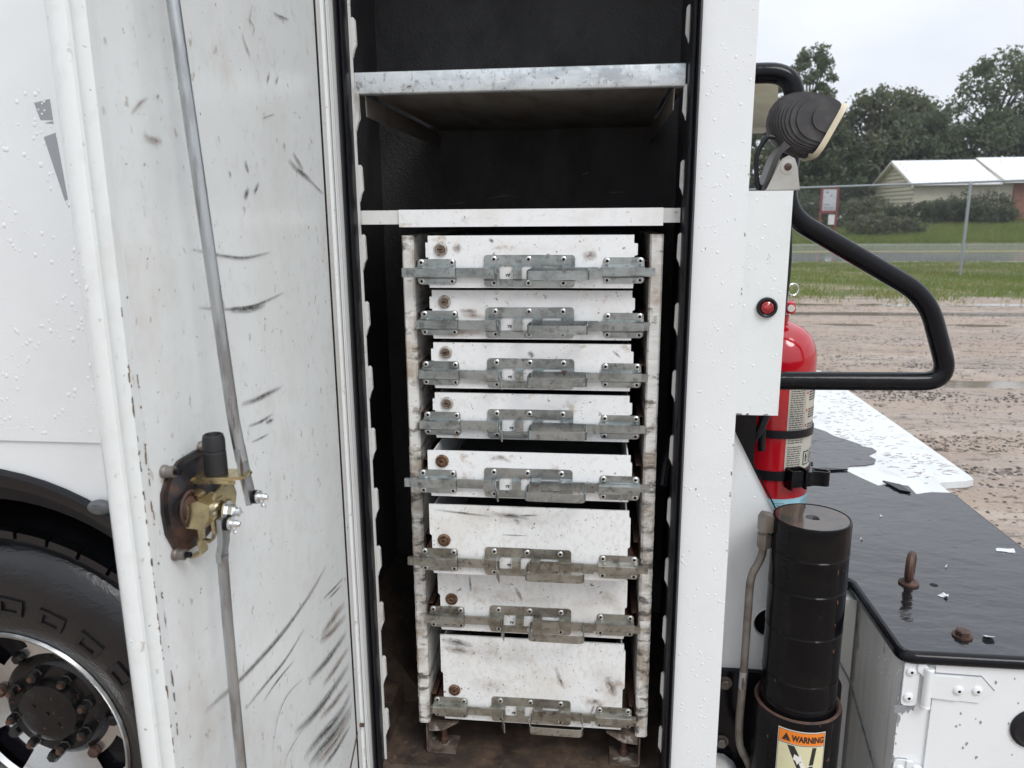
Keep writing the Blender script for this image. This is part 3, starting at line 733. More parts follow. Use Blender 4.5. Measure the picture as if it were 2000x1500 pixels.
bm = nb(); lathe(bm, [(0, -.012), (.016, -.011), (.024, -.006), (.026, 0), (.024, .006), (0, .008)], (-.985, D - .008, 1.136), (0, 1, 0), 18)
bmesh.ops.scale(bm, vec=(1.0, 1, .62), space=Matrix.Translation((.985, 0, -1.136)), verts=bm.verts)
finish('rubber_bumper', bm, M['grey_plastic'], truck)

# --- wheel
WX, WZ, WR = -1.418, 0.434, 1.51       # hub centre and the plane of the rim edge
bm = nb()
prof = [(.288, .004), (.296, .000), (.300, .006), (.297, .014), (.283, .018), (.268, .05), (.262, .10), (.255, .14)]
lathe(bm, prof, (WX, WR, WZ), (0, 1, 0), 72, closed_ends=False)
# disc with hand holes
nseg, rr = 100, [.255, .245, .222, .198, .176, .150, .100]
zz = [.140, .150, .156, .158, .160, .160, .160]
rings = [[bm.verts.new((WX + r * math.cos(2 * PI * k / nseg), WR + y, WZ + r * math.sin(2 * PI * k / nseg))) for k in range(nseg)] for r, y in zip(rr, zz)]
for j in range(len(rr) - 1):
    for k in range(nseg):
        if 1 <= j <= 3 and min(abs(k - 87), abs(k - 61), abs(k - 35)) < 5: continue
        bm.faces.new((rings[j][k], rings[j][(k + 1) % nseg], rings[j + 1][(k + 1) % nseg], rings[j + 1][k]))
wheel = finish('wheel', bm, M['alloy'], truck, smooth=40)
bm = nb(); lathe(bm, [(.26, .18), (.10, .18)], (WX, WR, WZ), (0, 1, 0), 40, closed_ends=False); finish('inner_wheel', bm, M['black'], wheel)
bm = nb()
tp = [(.292, .010), (.305, .006), (.330, -.004), (.375, -.022), (.445, -.030), (.50, -.024), (.530, -.004), (.537, .004), (.537, .012), (.545, .012), (.547, .020), (.560, .035), (.570, .07), (.573, .16), (.560, .24), (.50, .26), (.30, .24)]
lathe(bm, tp, (WX, WR, WZ), (0, 1, 0), 96, closed_ends=False)
tyre = finish('tyre', bm, M['tyre'], wheel, smooth=30)
bm = nb()
def ring_box(r0, r1, a0, a1, y0, y1, n=4):
    q = [bm.verts.new((WX + r * math.cos(a), WR + y, WZ + r * math.sin(a))) for a in [a0 + (a1 - a0) * k / n for k in range(n + 1)] for r, y in ((r0, y1), (r0, y0), (r1, y0), (r1, y1))]
    for k in range(n):
        for j in range(3): bm.faces.new((q[4 * k + j], q[4 * k + j + 1], q[4 * k + 4 + j + 1], q[4 * k + 4 + j]))
    bm.faces.new(q[:4]); bm.faces.new(q[-4:])
for k in range(44):            # shoulder blocks
    a = 2 * PI * k / 44
    ring_box(.545, .563, a + .006, a + .132, .010, .07)
finish('tread_block', bm, M['tyre'], tyre, kind='stuff', smooth=25)
bm = nb()
for k in range(24):            # raised characters moulded in the sidewall, as frames
    a = 2 * PI * k / 24
    ring_box(.372, .380, a, a + .16, -.026, -.018); ring_box(.408, .416, a, a + .16, -.0315, -.024)
    ring_box(.380, .408, a, a + .028, -.030, -.020); ring_box(.380, .408, a + .13, a + .16, -.030, -.020)
finish('sidewall_moulding', bm, M['tyre'], tyre, kind='stuff', smooth=25)
bm = nb()
lathe(bm, [(.148, .158), (.140, .150), (.135, .145), (.128, .140), (.088, .140), (.086, .128), (.080, .116), (.062, .112), (.02, .113), (0, .114)], (WX, WR, WZ), (0, 1, 0), 48)
for dx, dz in ((0, 0), (.03, -.03), (-.035, .02), (.01, .045)): lathe(bm, [(.006, .1145), (.006, .110), (0, .110)], (WX + dx, WR, WZ + dz), (0, 1, 0), 8)
hub = finish('hub', bm, M['hub'], wheel)
nut0 = None
for k in range(8):
    a = 2 * PI * (k + .3) / 8
    c = (WX + .108 * math.cos(a), WR + .140, WZ + .108 * math.sin(a))
    bm = nb(); lathe(bm, [(.016, 0), (.016, -.010), (.013, -.012), (.013, -.030), (.009, -.032)], c, (0, 1, 0), 6)
    lathe(bm, [(.0075, -.030), (.0075, -.039), (0, -.040)], c, (0, 1, 0), 10, mi=1)
    finish('lug_nut', bm, [M['hub'], M['rust']], wheel)
for k in range(8):
    a = 2 * PI * (k + .75) / 8
    c = (WX + .161 * math.cos(a), WR + .158, WZ + .161 * math.sin(a))
    bm = nb(); lathe(bm, [(.017, 0), (.016, -.014), (.012, -.018), (0, -.018)], c, (0, 1, 0), 6)
    finish('wheel_nut', bm, M['hub'] if k % 3 else M['rust'], wheel)

# --- compartment box
IX0, IX1, IY1, FZ = -.575, .19, 2.04, .585
bm = nb(); box(bm, IX0 - .02, IX1 + .02, IY1, IY1 + .02, .34, TOP); finish('back_wall', bm, M['interior'], truck, smooth=0)
bm = nb()
for pts in ([(-.30, 1.742), (-.27, 1.747), (-.235, 1.751), (-.232, 1.7525), (-.268, 1.750)], [(-.24, 1.761), (-.225, 1.764), (-.222, 1.7655), (-.236, 1.7635)], [(-.05, 1.80), (-.047, 1.803), (-.03, 1.806), (-.032, 1.8075)], [(.02, 1.755), (.06, 1.757), (.06, 1.7585), (.03, 1.7575)], [(-.41, 1.73), (-.36, 1.733), (-.34, 1.738), (-.36, 1.7355)], [(-.12, 2.10), (-.09, 2.13), (-.088, 2.132), (-.118, 2.1035)]):
    prism(bm, pts, 'y', IY1 - .0008, IY1 - .0001)
finish('scrape', bm, M['galv_dark'], truck, smooth=0, kind='stuff')
bm = nb(); box(bm, IX0 - .02, IX0, 1.395, IY1 - .001, .34, TOP); finish('left_wall', bm, M['interior'], truck, smooth=0)
bm = nb(); box(bm, IX1, IX1 + .02, 1.475, IY1 - .001, .34, TOP); finish('right_wall', bm, M['interior'], truck, smooth=0)
bm = nb(); box(bm, IX0 + .001, IX1 - .001, 1.352, IY1 - .002, FZ - .02, FZ); finish('compartment_floor', bm, M['interior_floor'], truck, smooth=0)
bm = nb(); box(bm, IX0 + .001, IX1 - .001, 1.40, IY1 - .002, 2.60, 2.62); finish('ceiling', bm, M['interior'], truck, smooth=0)
bm = nb()
prism(bm, [(IX0 + .003, FZ + .001), (-.385, FZ + .001), (-.40, FZ + .03), (-.47, .72), (IX0 + .003, .74)], 'y', 1.56, 2.03)
prism(bm, [(-.50, FZ + .001), (-.435, FZ + .001), (-.445, FZ + .05), (-.50, FZ + .06)], 'y', 1.42, 1.555)
finish('floor_gusset', bm, M['interior_floor'], truck, bevel=.003)
bm = nb(); box(bm, -.572, -.555, 1.72, 1.76, FZ, 2.5); finish('wall_stiffener', bm, M['interior'], truck, bevel=.002)
bm = nb(); lathe(bm, [(.010, 0), (.010, -.012), (.006, -.014), (0, -.014)], (-.555, 1.72, .86), (0, 1, 0), 8); finish('wall_bolt', bm, M['black'], truck)
bm = nb(); tube(bm, bend([(.185, 1.62, 1.30), (.165, 1.56, 1.30), (.135, 1.44, 1.235), (.128, 1.42, 1.19)], .03), .008, 10); finish('wire_loom', bm, M['rubber'], truck)
# --- frame round the opening
bm = nb(); box(bm, -.464, -.4505, D, 1.395, .34, TOP); finish('left_jamb', bm, M['paint_edge'], truck, bevel=.003)
bm = nb(); box(bm, .1585, .2455, D, 1.474, .34, TOP); pillar = finish('right_pillar', bm, M['paint'], truck, bevel=.005, seg=3)
bm = nb()
q = random.Random(17)
for k in range(20):
    z = q.choice((q.uniform(.6, 2.05), q.uniform(1.05, 1.25), q.uniform(1.55, 1.75)))
    x = q.choice((.2435, .2435, q.uniform(.17, .24)))
    s_ = q.uniform(.0005, .0022)
    prism(bm, [(x + s_ * .7 * q.uniform(.4, 1.1) * math.cos(a), z + 1.6 * s_ * q.uniform(.4, 1.3) * math.sin(a)) for a in [2 * PI * j / 7 for j in range(7)]], 'y', D - .0006, D - .0001)
finish('paint_chip', bm, M['chip_dark'], pillar, smooth=0, kind='stuff')
bm = nb(); box(bm, .2462, .2474, D + .021, 1.45, 1.348, 1.737); finish('gap_shade_strip', bm, M['chip_dark'], truck, smooth=0)  # dark strip added to stand for the shaded gap beside the pillar
bm = nb()
for k in range(9):
    x = .2475 + .070 * q.random() ** 1.5
    prism(bm, [(x, 1.3478), (x + .0045, 1.3478), (x + .003, 1.3478 + q.uniform(.0008, .003)), (x + .001, 1.3478 + q.uniform(.0005, .002))], 'y', D + .0194, D + .0199)
finish('rusty_edge', bm, M['rust'], truck, smooth=0, kind='stuff')
for nme, x0, x1 in (('weather_seal', -.4500, -.4315), ('weather_seal', .1395, .1580)):
    bm = nb()
    w = x1 - x0
    pr = [(x0, D + .035), (x0, D - .004), (x0 + w * .08, D - .011), (x0 + w * .3, D - .015), (x0 + w * .47, D - .012), (x0 + w * .52, D - .006), (x0 + w * .58, D - .011), (x0 + w * .75, D - .014), (x0 + w * .93, D - .009), (x1, D - .002), (x1, D + .035)]
    prism(bm, pr, 'z', .34, TOP)
    finish(nme, bm, M['rubber'], truck, smooth=50)
def shelf_rail(x_edge, sgn):
    """slotted upright: a thin flange with a row of hooked teeth facing the opening"""
    bm = nb()
    x0 = x_edge
    prism(bm, [(x0, .34), (x0, TOP), (x0 + sgn * .0042, TOP), (x0 + sgn * .0042, .34)], 'y', D + .014, D + .018)
    rail = finish('shelf_rail', bm, M['paint_dirty'], truck, smooth=0)
    for k in range(-4, 13):
        zt = 2.0305 - .1208 * k
        if zt > TOP - .05: continue
        xa, xb = x0 + sgn * .0043, x0 + sgn * .0110
        pts = [(xa, zt), (xb - sgn * .003, zt + .001), (xb, zt - .003), (xb + sgn * .001, zt - .042), (xb - sgn * .003, zt - .05), (xa, zt - .063)]
        bm = nb()
        yy = [D + .018 + .010 * i for i in range(4)]
        prism(bm, pts, 'y', D + .0135, D + .0215)
        finish('rail_tooth', bm, M['paint_dirty'], rail, bevel=.0018, seg=2)
    return rail
shelf_rail(-.4312, 1)
shelf_rail(.1455, -1)

# --- lamp box with the marker light
bm = nb(); box(bm, .2475, .3225, D + .02, 1.50, 1.347, 1.738); lbox = finish('lamp_box', bm, M['paint_box'], truck, bevel=.004, seg=3)
mc = (.291, D + .0195, 1.541)
bm = nb(); lathe(bm, [(.0178, 0), (.0175, -.005), (.015, -.0075), (.0122, -.006), (.0118, -.002)], mc, (0, 1, 0), 28); ml = finish('marker_light', bm, M['rubber'], truck)
bm = nb(); lathe(bm, [(.0116, -.003), (.0105, -.0068), (.008, -.0085), (.0075, -.0075), (.004, -.0095), (0, -.0098)], mc, (0, 1, 0), 20); finish('lens', bm, M['lens_red'], ml)
bm = nb()
for a in (60, 120, 240, 300):
    t = R(a); lathe(bm, [(.0016, -.006), (.0012, -.0098), (0, -.0100)], (mc[0] + .008 * math.cos(t), mc[1], mc[2] + .008 * math.sin(t)), (0, 1, 0), 6)
finish('lens_facet', bm, M['lens_red'], ml, kind='stuff')
bm = nb(); box(bm, .2475, .315, 1.5105, 1.66, .2, 1.3465); finish('rear_post', bm, M['black'], truck, smooth=0)
bm = nb(); tube(bm, bend([(.318, 1.52, 1.80), (.3500, 1.52, 1.70), (.3560, 1.52, 1.60), (.3500, 1.52, 1.50), (.3440, 1.52, 1.42), (.3380, 1.52, 1.30), (.300, 1.55, 1.22)], .05), .0085, 10); finish('air_hose', bm, M['rubber'], truck)
# white gusset wall beyond the pillar
bm = nb(); prism(bm, [(.2465, .30), (.2465, 1.325), (.262, 1.30), (.375, 1.085), (.47, .905), (.47, .30)], 'y', 1.502, 1.508)
gus = finish('gusset_plate', bm, M['paint'], truck, bevel=.0015)
bm = nb(); ribbon(bm, [(.264, 1.499, 1.305), (.377, 1.499, 1.09), (.472, 1.499, .91)], (0, .004, 0), .003); finish('gusset_edge_seal', bm, M['black'], truck)
bm = nb(); lathe(bm, [(.031, .0), (.034, -.006), (.036, 0)], (.366, 1.501, .868), (0, 1, 0), 24); pipe = finish('pipe_opening', bm, M['paint_dirty'], truck)
bm = nb(); lathe(bm, [(.031, -.001), (0, -.0012)], (.366, 1.501, .868), (0, 1, 0), 24); finish('bore', bm, M['black'], pipe)
# rear wall of the body
bm = nb(); box(bm, .215, .246, 1.51, 4.04, .30, TOP); finish('rear_wall', bm, M['paint'], truck, smooth=0)
bm = nb(); box(bm, -3.2, .2145, 4.0, 4.04, .30, TOP); finish('far_side_wall', bm, M['paint'], truck, smooth=0)
bm = nb(); box(bm, -3.2, .245, D + .045, 4.04, TOP + .001, TOP + .03); finish('roof', bm, M['paint'], truck, smooth=0)

# --- grab rail
RY = 1.62
bm = nb()
tube(bm, bend([(.24, RY, 1.966), (.372, RY, 1.966), (.3675, RY, 1.70), (.655, RY, 1.535), (.716, RY, 1.362), (.24, RY, 1.357)], .055, 10), .0195, 16)
finish('grab_rail', bm, M['black'], truck)
bm = nb(); box(bm, .25, .352, 1.68, 1.80, 1.872, 1.972); finish('control_box', bm, M['beige'], truck, bevel=.008, seg=3)

# --- rear deck
DZ = .907
DX0, DX1, DX2 = .574, 1.026, 1.148
bm = nb()
deck_o = [(DX0, D + .004), (DX1, D + .004), (DX1, 2.29), (1.03, 2.315), (1.045, 2.325), (1.12, 2.345), (1.146, 2.36), (1.152, 2.39), (1.148, 4.04), (.25, 4.04), (.25, 1.655), (.53, 1.65), (DX0 - .012, 1.645), (DX0, 1.625)]
prism(bm, deck_o, 'z', DZ - .024, DZ - .0035)
deck = finish('rear_deck', bm, M['deck_white'], truck, bevel=.004)
# black coating with its torn edge
tear = [(DX1 - .0005, 2.225), (.97, 2.226), (.921, 2.205), (.925, 2.275), (.885, 2.292), (.837, 2.27), (.812, 2.33), (.787, 2.398), (.796, 2.43), (.811, 2.45), (.865, 2.462), (.898, 2.484), (.918, 2.53), (.905, 2.57), (.95, 2.62), (.95, 2.657),
        (.925, 2.672), (.917, 2.71), (.895, 2.75), (.862, 2.80), (.85, 2.86), (.82, 2.909), (.74, 2.97), (.60, 3.05), (.45, 3.12), (.2505, 3.2)]
bm = nb()
prism(bm, [(DX0 + .0005, D + .0045), (DX1 - .0005, D + .0045)] + tear + [(.2505, 1.6555), (.53, 1.6505), (DX0 - .0115, 1.6455), (DX0 + .0005, 1.6255)], 'z', DZ - .003, DZ)
finish('deck_coating', bm, M['deck_black'], deck, smooth=0)
bm = nb()
tube(bm, bend([(DX1 + .0, D + .002, DZ - .012), (DX0, D + .002, DZ - .012), (DX0 - .001, 1.63, DZ - .012), (.53, 1.652, DZ - .012), (.25, 1.655, DZ - .012)], .02), .0125, 12)
tube(bm, [(DX1, D + .002, DZ - .012), (DX1, 2.22, DZ - .012)], .0115, 10)
finish('deck_edge', bm, M['black'], deck)
def flake(x, y, s, seed):
    q = random.Random(seed); bm = nb()
    n = 9; pts = []
    for k in range(n):
        a = 2 * PI * k / n; r = s * (.55 + .7 * q.random())
        pts.append((x + r * 1.5 * math.cos(a), y + r * math.sin(a)))
    c = bm.verts.new((x, y, DZ + .003 + .004 * q.random()))
    vs = [bm.verts.new((p[0], p[1], DZ + .0012 + .006 * (q.random() > .75))) for p in pts]
    for k in range(n): bm.faces.new((c, vs[k], vs[(k + 1) % n]))
    return finish('paint_flake', bm, M['deck_white'], deck, smooth=0)
for i, (x, y, s) in enumerate(((.735, 1.574, .0085), (.748, 1.414, .009), (.978, 1.825, .013), (.80, 1.72, .002), (.66, 1.86, .003), (.76, 2.02, .003))): flake(x, y, s, i + 3)
for pts in ([(.79, 2.40), (.72, 2.385), (.68, 2.40), (.73, 2.41)], [(.70, 2.46), (.66, 2.44), (.64, 2.47), (.68, 2.48)], [(.86, 2.30), (.88, 2.22), (.905, 2.205), (.90, 2.27)]):
    bm = nb(); prism(bm, pts, 'z', DZ + .001, DZ + .006); finish('lifted_coating', bm, M['black'], deck, smooth=0)
bm = nb(); lathe(bm, [(.0085, .0004), (0, .0006)], (.7365, 1.627, DZ), (0, 0, 1), 16); finish('drain_hole', bm, M['hole'], deck)
bm = nb()
q = random.Random(23)
def on_white(x, y): return (y > 3.05 or (x > .86 + max(0, 2.95 - y) * .05 and y > 2.27)) and x < DX1 + (.09 if y > 2.40 else -.01)
k = 0
while k < 700:
    x, y = q.uniform(.3, 1.13), q.uniform(2.25, 4.0)
    if not on_white(x, y): continue
    if math.sin(x * 14 + 2 * math.sin(y * 5)) + q.uniform(-1, 1) < -.2: continue
    k += 1
    a = q.uniform(-.6, .6); l_ = q.uniform(.004, .026); c_ = q.uniform(-12, 12); P = []
    for j in range(4):
        P.append(Vector((x + l_ * j / 3 * math.cos(a), y + l_ * j / 3 * math.sin(a), DZ - .0030 + q.uniform(0, .0012)))); a += c_ * l_ / 3
    ribbon(bm, P, (0, q.uniform(.0004, .0010), 0), .0006)
finish('leaf_litter', bm, M['litter'], deck, smooth=0, kind='stuff')
# eye bolt
bm = nb()
ec = Vector((.685, 1.629, DZ + .040))
cir = [ec + Vector((.0105 * math.cos(t), .020 * math.cos(t), .027 * math.sin(t))) for t in [2 * PI * k / 24 for k in range(25)]]
tube(bm, cir, .0085, 8, cap=False)
bmesh.ops.remove_doubles(bm, verts=bm.verts, dist=.0003)
lathe(bm, [(.021, 0), (.021, .004), (.014, .008), (.011, .012)], (.685, 1.629, DZ), (0, 0, 1), 14)
finish('eye_bolt', bm, M['rust'], truck)
bm = nb(); lathe(bm, [(.018, 0), (.018, .0035)], (.703, 1.415, DZ), (0, 0, 1), 16); lathe(bm, [(.0135, .003), (.0135, .012), (.010, .014), (0, .014)], (.703, 1.415, DZ), (0, 0, 1), 6)
finish('hex_bolt', bm, M['rust'], truck, smooth=20)
# front and side of the deck box
bm = nb(); box(bm, DX0 + .003, DX1 - .003, D + .006, D + .012, .20, DZ - .026); front = finish('deck_front', bm, M['paint'], truck, smooth=0)
bm = nb(); prism(bm, [(D + .0125, .20), (1.63, .20), (1.63, DZ - .026), (D + .0125, DZ - .026)], 'x', DX0 + .003, DX0 + .009); finish('notch_side_wall', bm, M['paint_streaky'], truck, smooth=0)
bm = nb(); box(bm, .525, DX0 + .0025, 1.634, 1.644, .20, DZ - .026); finish('notch_back_wall', bm, M['paint_streaky'], truck, smooth=0)
bm = nb(); box(bm, .25, .524, 1.652, 1.662, .20, DZ - .026); finish('deck_inner_wall', bm, M['paint_streaky'], truck, smooth=0)
bm = nb(); box(bm, DX1 - .009, DX1 - .003, D + .0125, 4.03, .20, DZ - .026); finish('deck_outer_wall', bm, M['paint'], truck, smooth=0)
bm = nb(); box(bm, .545, .571, 1.600, 1.632, .20, DZ - .03); finish('notch_corner_post', bm, M['paint_streaky'], truck, bevel=.006)
bm = nb(); tube(bm, bend([(.545, 1.60, .727), (.560, 1.57, .70), (.568, 1.42, .612), (.569, 1.375, .57)], .01), .0025, 6); finish('stay_cable', bm, M['steel'], truck)
bm = nb(); prism(bm, [(.633, .25), (1.01, .25), (1.01, .872), (1.004, .890), (.641, .893), (.633, .884)], 'y', D + .001, D + .0055); ddoor = finish('deck_door', bm, M['paint'], truck, bevel=.0012)
def hinge(zc):
    y = D + .0005
    bm = nb()
    prism(bm, rrect(.578, .606, zc - .046, zc + .046, .008), 'y', y + .0005, y + .0047)
    prism(bm, [(.600, zc + .046), (.600, zc + .030), (.612, zc + .018), (.626, zc + .018), (.622, zc + .034), (.612, zc + .046)], 'y', y - .004, y + .004)
    h = finish('deck_hinge', bm, M['paint'], truck, bevel=.001)
    bm = nb(); prism(bm, rrect(.5765, .6075, zc - .0480, zc + .0478, .009), 'y', y + .0048, y + .0054)
    prism(bm, [(.632, zc - .0265), (.714, zc - .0325), (.7405, zc - .004), (.714, zc + .0250), (.632, zc + .0268)], 'y', y + .0004, y + .0007)
    finish('primer_outline', bm, M['chip'], h, smooth=0, kind='stuff')
    bm = nb(); tube(bm, [(.6195, y - .005, zc - .042), (.6195, y - .005, zc + .032)], .0082, 14)
    for z in (zc - .044, zc + .032): lathe(bm, [(.0088, 0), (.0088, .004), (.007, .006), (0, .006)], (.6195, y - .005, z), (0, 0, 1), 14)
    finish('knuckle', bm, M['paint'], h)
    bm = nb(); prism(bm, [(.626, zc - .024), (.714, zc - .030), (.737, zc - .004), (.714, zc + .022), (.626, zc + .024)], 'y', y - .0028, y + .0003)
    prism(bm, [(.626, zc - .023), (.676, zc - .027), (.692, zc - .003), (.676, zc + .021), (.626, zc + .023)], 'y', y - .0052, y - .0029)
    finish('strap', bm, M['paint'], h, bevel=.0006)
    for x, z, yy in ((.590, zc + .026, y + .0004), (.590, zc - .028, y + .0004), (.676 - .002, zc - .004, y - .0052), (.708, zc - .004, y - .0028)):
        bm = nb(); lathe(bm, [(.0095, 0), (.0085, -.003), (.005, -.0048), (.003, -.0050)], (x, yy, z), (0, 1, 0), 14); lathe(bm, [(.003, -.0052), (0, -.0045)], (x, yy, z), (0, 1, 0), 6, mi=1)
        finish('screw', bm, [M['paint'], M['hole']], h)
    bm = nb(); ribbon(bm, [(.577, y + .001, zc - .046), (.5785, y + .001, zc - .062)], (.0, .0004, 0), .02); 
    prism(bm, [(.580, zc - .047), (.606, zc - .047), (.604, zc - .060), (.599, zc - .056), (.595, zc - .066), (.590, zc - .058), (.585, zc - .070)], 'y', y + .0048, y + .0052)
    finish('bare_primer', bm, M['chip'], h, smooth=0)
hinge(.840); hinge(.630)
bm = nb(); lathe(bm, [(.040, 0), (.040, -.004), (.034, -.007), (.030, -.004), (0, -.003)], (.815, D + .001, .762), (0, 1, 0), 30); finish('paddle_latch', bm, M['rubber'], truck)
bm = nb()
q = random.Random(11)
for k in range(26):
    x, z, s = q.uniform(.66, .80), q.uniform(.62, .885), q.uniform(.0006, .0030)
    prism(bm, [(x + s * q.uniform(.4, 1.2) * math.cos(a), z + 1.5 * s * q.uniform(.4, 1.2) * math.sin(a)) for a in [2 * PI * j / 7 for j in range(7)]], 'y', D + .0003, D + .0009)
for k in range(20):
    x, z, s = q.uniform(.575, .582), q.uniform(.64, .88), q.uniform(.001, .004)
    prism(bm, [(x + s * q.uniform(.4, 1.1) * math.cos(a), z + 2.5 * s * q.uniform(.4, 1.2) * math.sin(a)) for a in [2 * PI * j / 7 for j in range(7)]], 'y', D + .0052, D + .0058)
finish('paint_chip', bm, M['chip'], front, smooth=0, kind='stuff')

# --- outrigger jack
JX, JY, JR = .410, 1.420, .0715
bm = nb()
pr = [(JR - .004, .30)]
for zr in (.768, .820, .918, 1.006, 1.075):
    pr += [(JR, zr - .003), (JR - .0016, zr - .0008), (JR + .0006, zr + .0012), (JR, zr + .003)]
pr += [(JR, 1.133), (JR - .0015, 1.1375), (JR - .004, 1.1378), (JR - .005, 1.1355), (0, 1.1352)]
lathe(bm, pr, (JX, JY, 0), (0, 0, 1), 56); jack = finish('outrigger_jack', bm, M['jack'], truck)
bm = nb(); lathe(bm, [(JR - .0052, 1.1368), (.012, 1.1360), (.011, 1.1350), (0, 1.1350)], (JX, JY, 0), (0, 0, 1), 48, closed_ends=False); finish('wet_cap', bm, M['jack_top'], jack)
bm = nb(); lathe(bm, [(.0065, 1.1364), (0, 1.1366)], (JX + .006, JY - .006, 0), (0, 0, 1), 12); finish('cap_hole', bm, M['hole'], jack)
bm = nb(); lathe(bm, [(.084, .25), (.084, .744), (.0825, .749)], (JX, JY, 0), (0, 0, 1), 56, closed_ends=False); sleeve = finish('outer_sleeve', bm, M['jack'], jack)
bm = nb(); lathe(bm, [(.0825, .7492), (.0775, .7515), (.0735, .748), (.0722, .740)], (JX, JY, 0), (0, 0, 1), 56, closed_ends=False); finish('rust_ring', bm, M['rust'], jack)
# warning label bent round the sleeve
def wrap(s, z, r=.0846):
    """label coordinates (metres along the skin, height) to the skin of the sleeve"""
    a = R(-96) + s / .084
    return (JX + r * math.cos(a), JY + r * math.sin(a), z)
bm = nb()
def skin(poly, lvl, mi, cuts=.006):
    xs = sorted({p[0] for p in poly})
    s0, s1 = min(xs), max(xs)
    n = max(1, int((s1 - s0) / cuts))
    # slice the polygon into columns, each a quad strip
    def span(s):
        zs = []
        for (a, b), (c, d) in zip(poly, poly[1:] + poly[:1]):
            if a != c and min(a, c) - 1e-9 <= s <= max(a, c) + 1e-9: zs.append(b + (d - b) * (s - a) / (c - a))
        return (min(zs), max(zs)) if zs else None
    cols = []
    for k in range(n + 1):
        s = s0 + (s1 - s0) * min(max(k / n, 1e-4), 1 - 1e-4); sp = span(s)
        cols.append([bm.verts.new(wrap(s, z, .0845 + lvl * .0002)) for z in sp])
    for A, B in zip(cols, cols[1:]): bm.faces.new((A[0], B[0], B[1], A[1])).material_index = mi
LT = .7335
skin([(-.0445, LT - .35), (.0445, LT - .35), (.0445, LT), (-.0445, LT)], 0, 0)
skin([(-.0425, LT - .029), (.0425, LT - .029), (.0425, LT - .003), (-.0425, LT - .003)], 1, 1)
skin([(-.0425, LT - .34), (.0425, LT - .34), (.0425, LT - .032), (-.0425, LT - .032)], 1, 2)
for a, b, c, d in ((-.0425, .0425, LT - .0028, LT - .0018), (-.0425, .0425, LT - .0312, LT - .0298)): skin([(a, c), (b, c), (b, d), (a, d)], 1, 3)
for s in (-.0434, .0426): skin([(s, LT - .34), (s + .0008, LT - .34), (s + .0008, LT - .002), (s, LT - .002)], 1, 3)
skin([(-.037, LT - .0245), (-.0205, LT - .0245), (-.02875, LT - .0075)], 2, 3, .002)
skin([(-.0297, LT - .0195), (-.0278, LT - .0195), (-.0272, LT - .0125), (-.0303, LT - .0125)], 3, 1, .002)
skin([(-.0297, LT - .0228), (-.0278, LT - .0228), (-.0278, LT - .0208), (-.0297, LT - .0208)], 3, 1, .002)
# pictogram: leg of the outrigger, column, burst and pointing arrow
skin([(-.026, LT - .033), (-.012, LT - .033), (.012, LT - .090), (-.002, LT - .090)], 2, 3)
skin([(.014, LT - .033), (.028, LT - .033), (.026, LT - .105), (.012, LT - .105)], 2, 3)
skin([(-.012, LT - .050), (-.004, LT - .054), (.000, LT - .048), (.000, LT - .058), (.006, LT - .062), (-.002, LT - .066), (-.006, LT - .072), (-.009, LT - .064), (-.014, LT - .062), (-.011, LT - .056)], 3, 4, .002)
skin([(-.003, LT - .068), (.004, LT - .064), (.014, LT - .086), (.006, LT - .090)], 3, 4, .002)
skin([(.0125, LT - .075), (.027, LT - .072), (.027, LT - .070), (.0125, LT - .073)], 3, 4)
label = finish('warning_label', bm, [M['label_white'], M['orange'], M['yellow'], M['ink'], M['label_white']], jack, smooth=60)
fc = bpy.data.curves.new('warning_text', 'FONT')
fc.body = 'WARNING'; fc.size = .0166; fc.offset = .0007; fc.align_x = 'LEFT'
fo = bpy.data.objects.new('warning_text', fc); COL.objects.link(fo)
dg = bpy.context.evaluated_depsgraph_get()
me = bpy.data.meshes.new_from_object(fo.evaluated_get(dg))
bpy.data.objects.remove(fo)
bm = nb(); bm.from_mesh(me)
bmesh.ops.triangulate(bm, faces=bm.faces)
bmesh.ops.subdivide_edges(bm, edges=[e for e in bm.edges if e.calc_length() > .006], cuts=2)
bmesh.ops.triangulate(bm, faces=bm.faces)
w = max(v.co.x for v in bm.verts)
for v in bm.verts:
    p = wrap(-.0185 + v.co.x * (.0595 / w), LT - .0225 + v.co.y * 1.06, .0845 + .0007); v.co = p
# lettering joins the label as its print
finish('warning_lettering', bm, M['ink'], jack, smooth=0)
# mounting plate and hose
bm = nb(); prism(bm, rrect(.248, .517, .30, .758, .02), 'y', 1.488, 1.5015); finish('mounting_plate', bm, M['black'], truck, bevel=.002)
bm = nb(); prism(bm, [(.249, .565), (.285, .562), (.306, .545), (.318, .52), (.249, .50)], 'y', 1.44, 1.483); finish('lower_bracket', bm, M['paint_dirty'], truck, bevel=.003)
for z in (.731, .590):
    bm = nb(); lathe(bm, [(.015, 0), (.015, -.003)], (.279, 1.4875, z), (0, 1, 0), 16); lathe(bm, [(.0112, -.003), (.0112, -.011), (.009, -.0125), (0, -.0125)], (.279, 1.4875, z), (0, 1, 0), 6)
    finish('plate_bolt', bm, M['galv_dark'], truck, smooth=20)
HY = 1.425
bm = nb(); tube(bm, bend([(.326, HY, 1.075), (.3225, HY, 1.045), (.3045, HY, 1.008), (.3035, HY, .80), (.3005, HY, .68), (.304, HY, .625), (.328, HY, .585), (.345, HY, .50)], .03), .0078, 14); hose = finish('hydraulic_tube', bm, M['galv_dark'], truck)
bm = nb(); tube(bm, [(.326, HY, 1.070), (.3255, HY, 1.098)], .0138, 6); tube(bm, [(.3255, HY, 1.096), (.325, HY, 1.104)], .0105, 12)
prism(bm, [(.314, 1.104), (.337, 1.104), (.345, 1.108), (.345, 1.130), (.336, 1.138), (.320, 1.140), (.314, 1.130)], 'y', HY - .012, HY + .012)
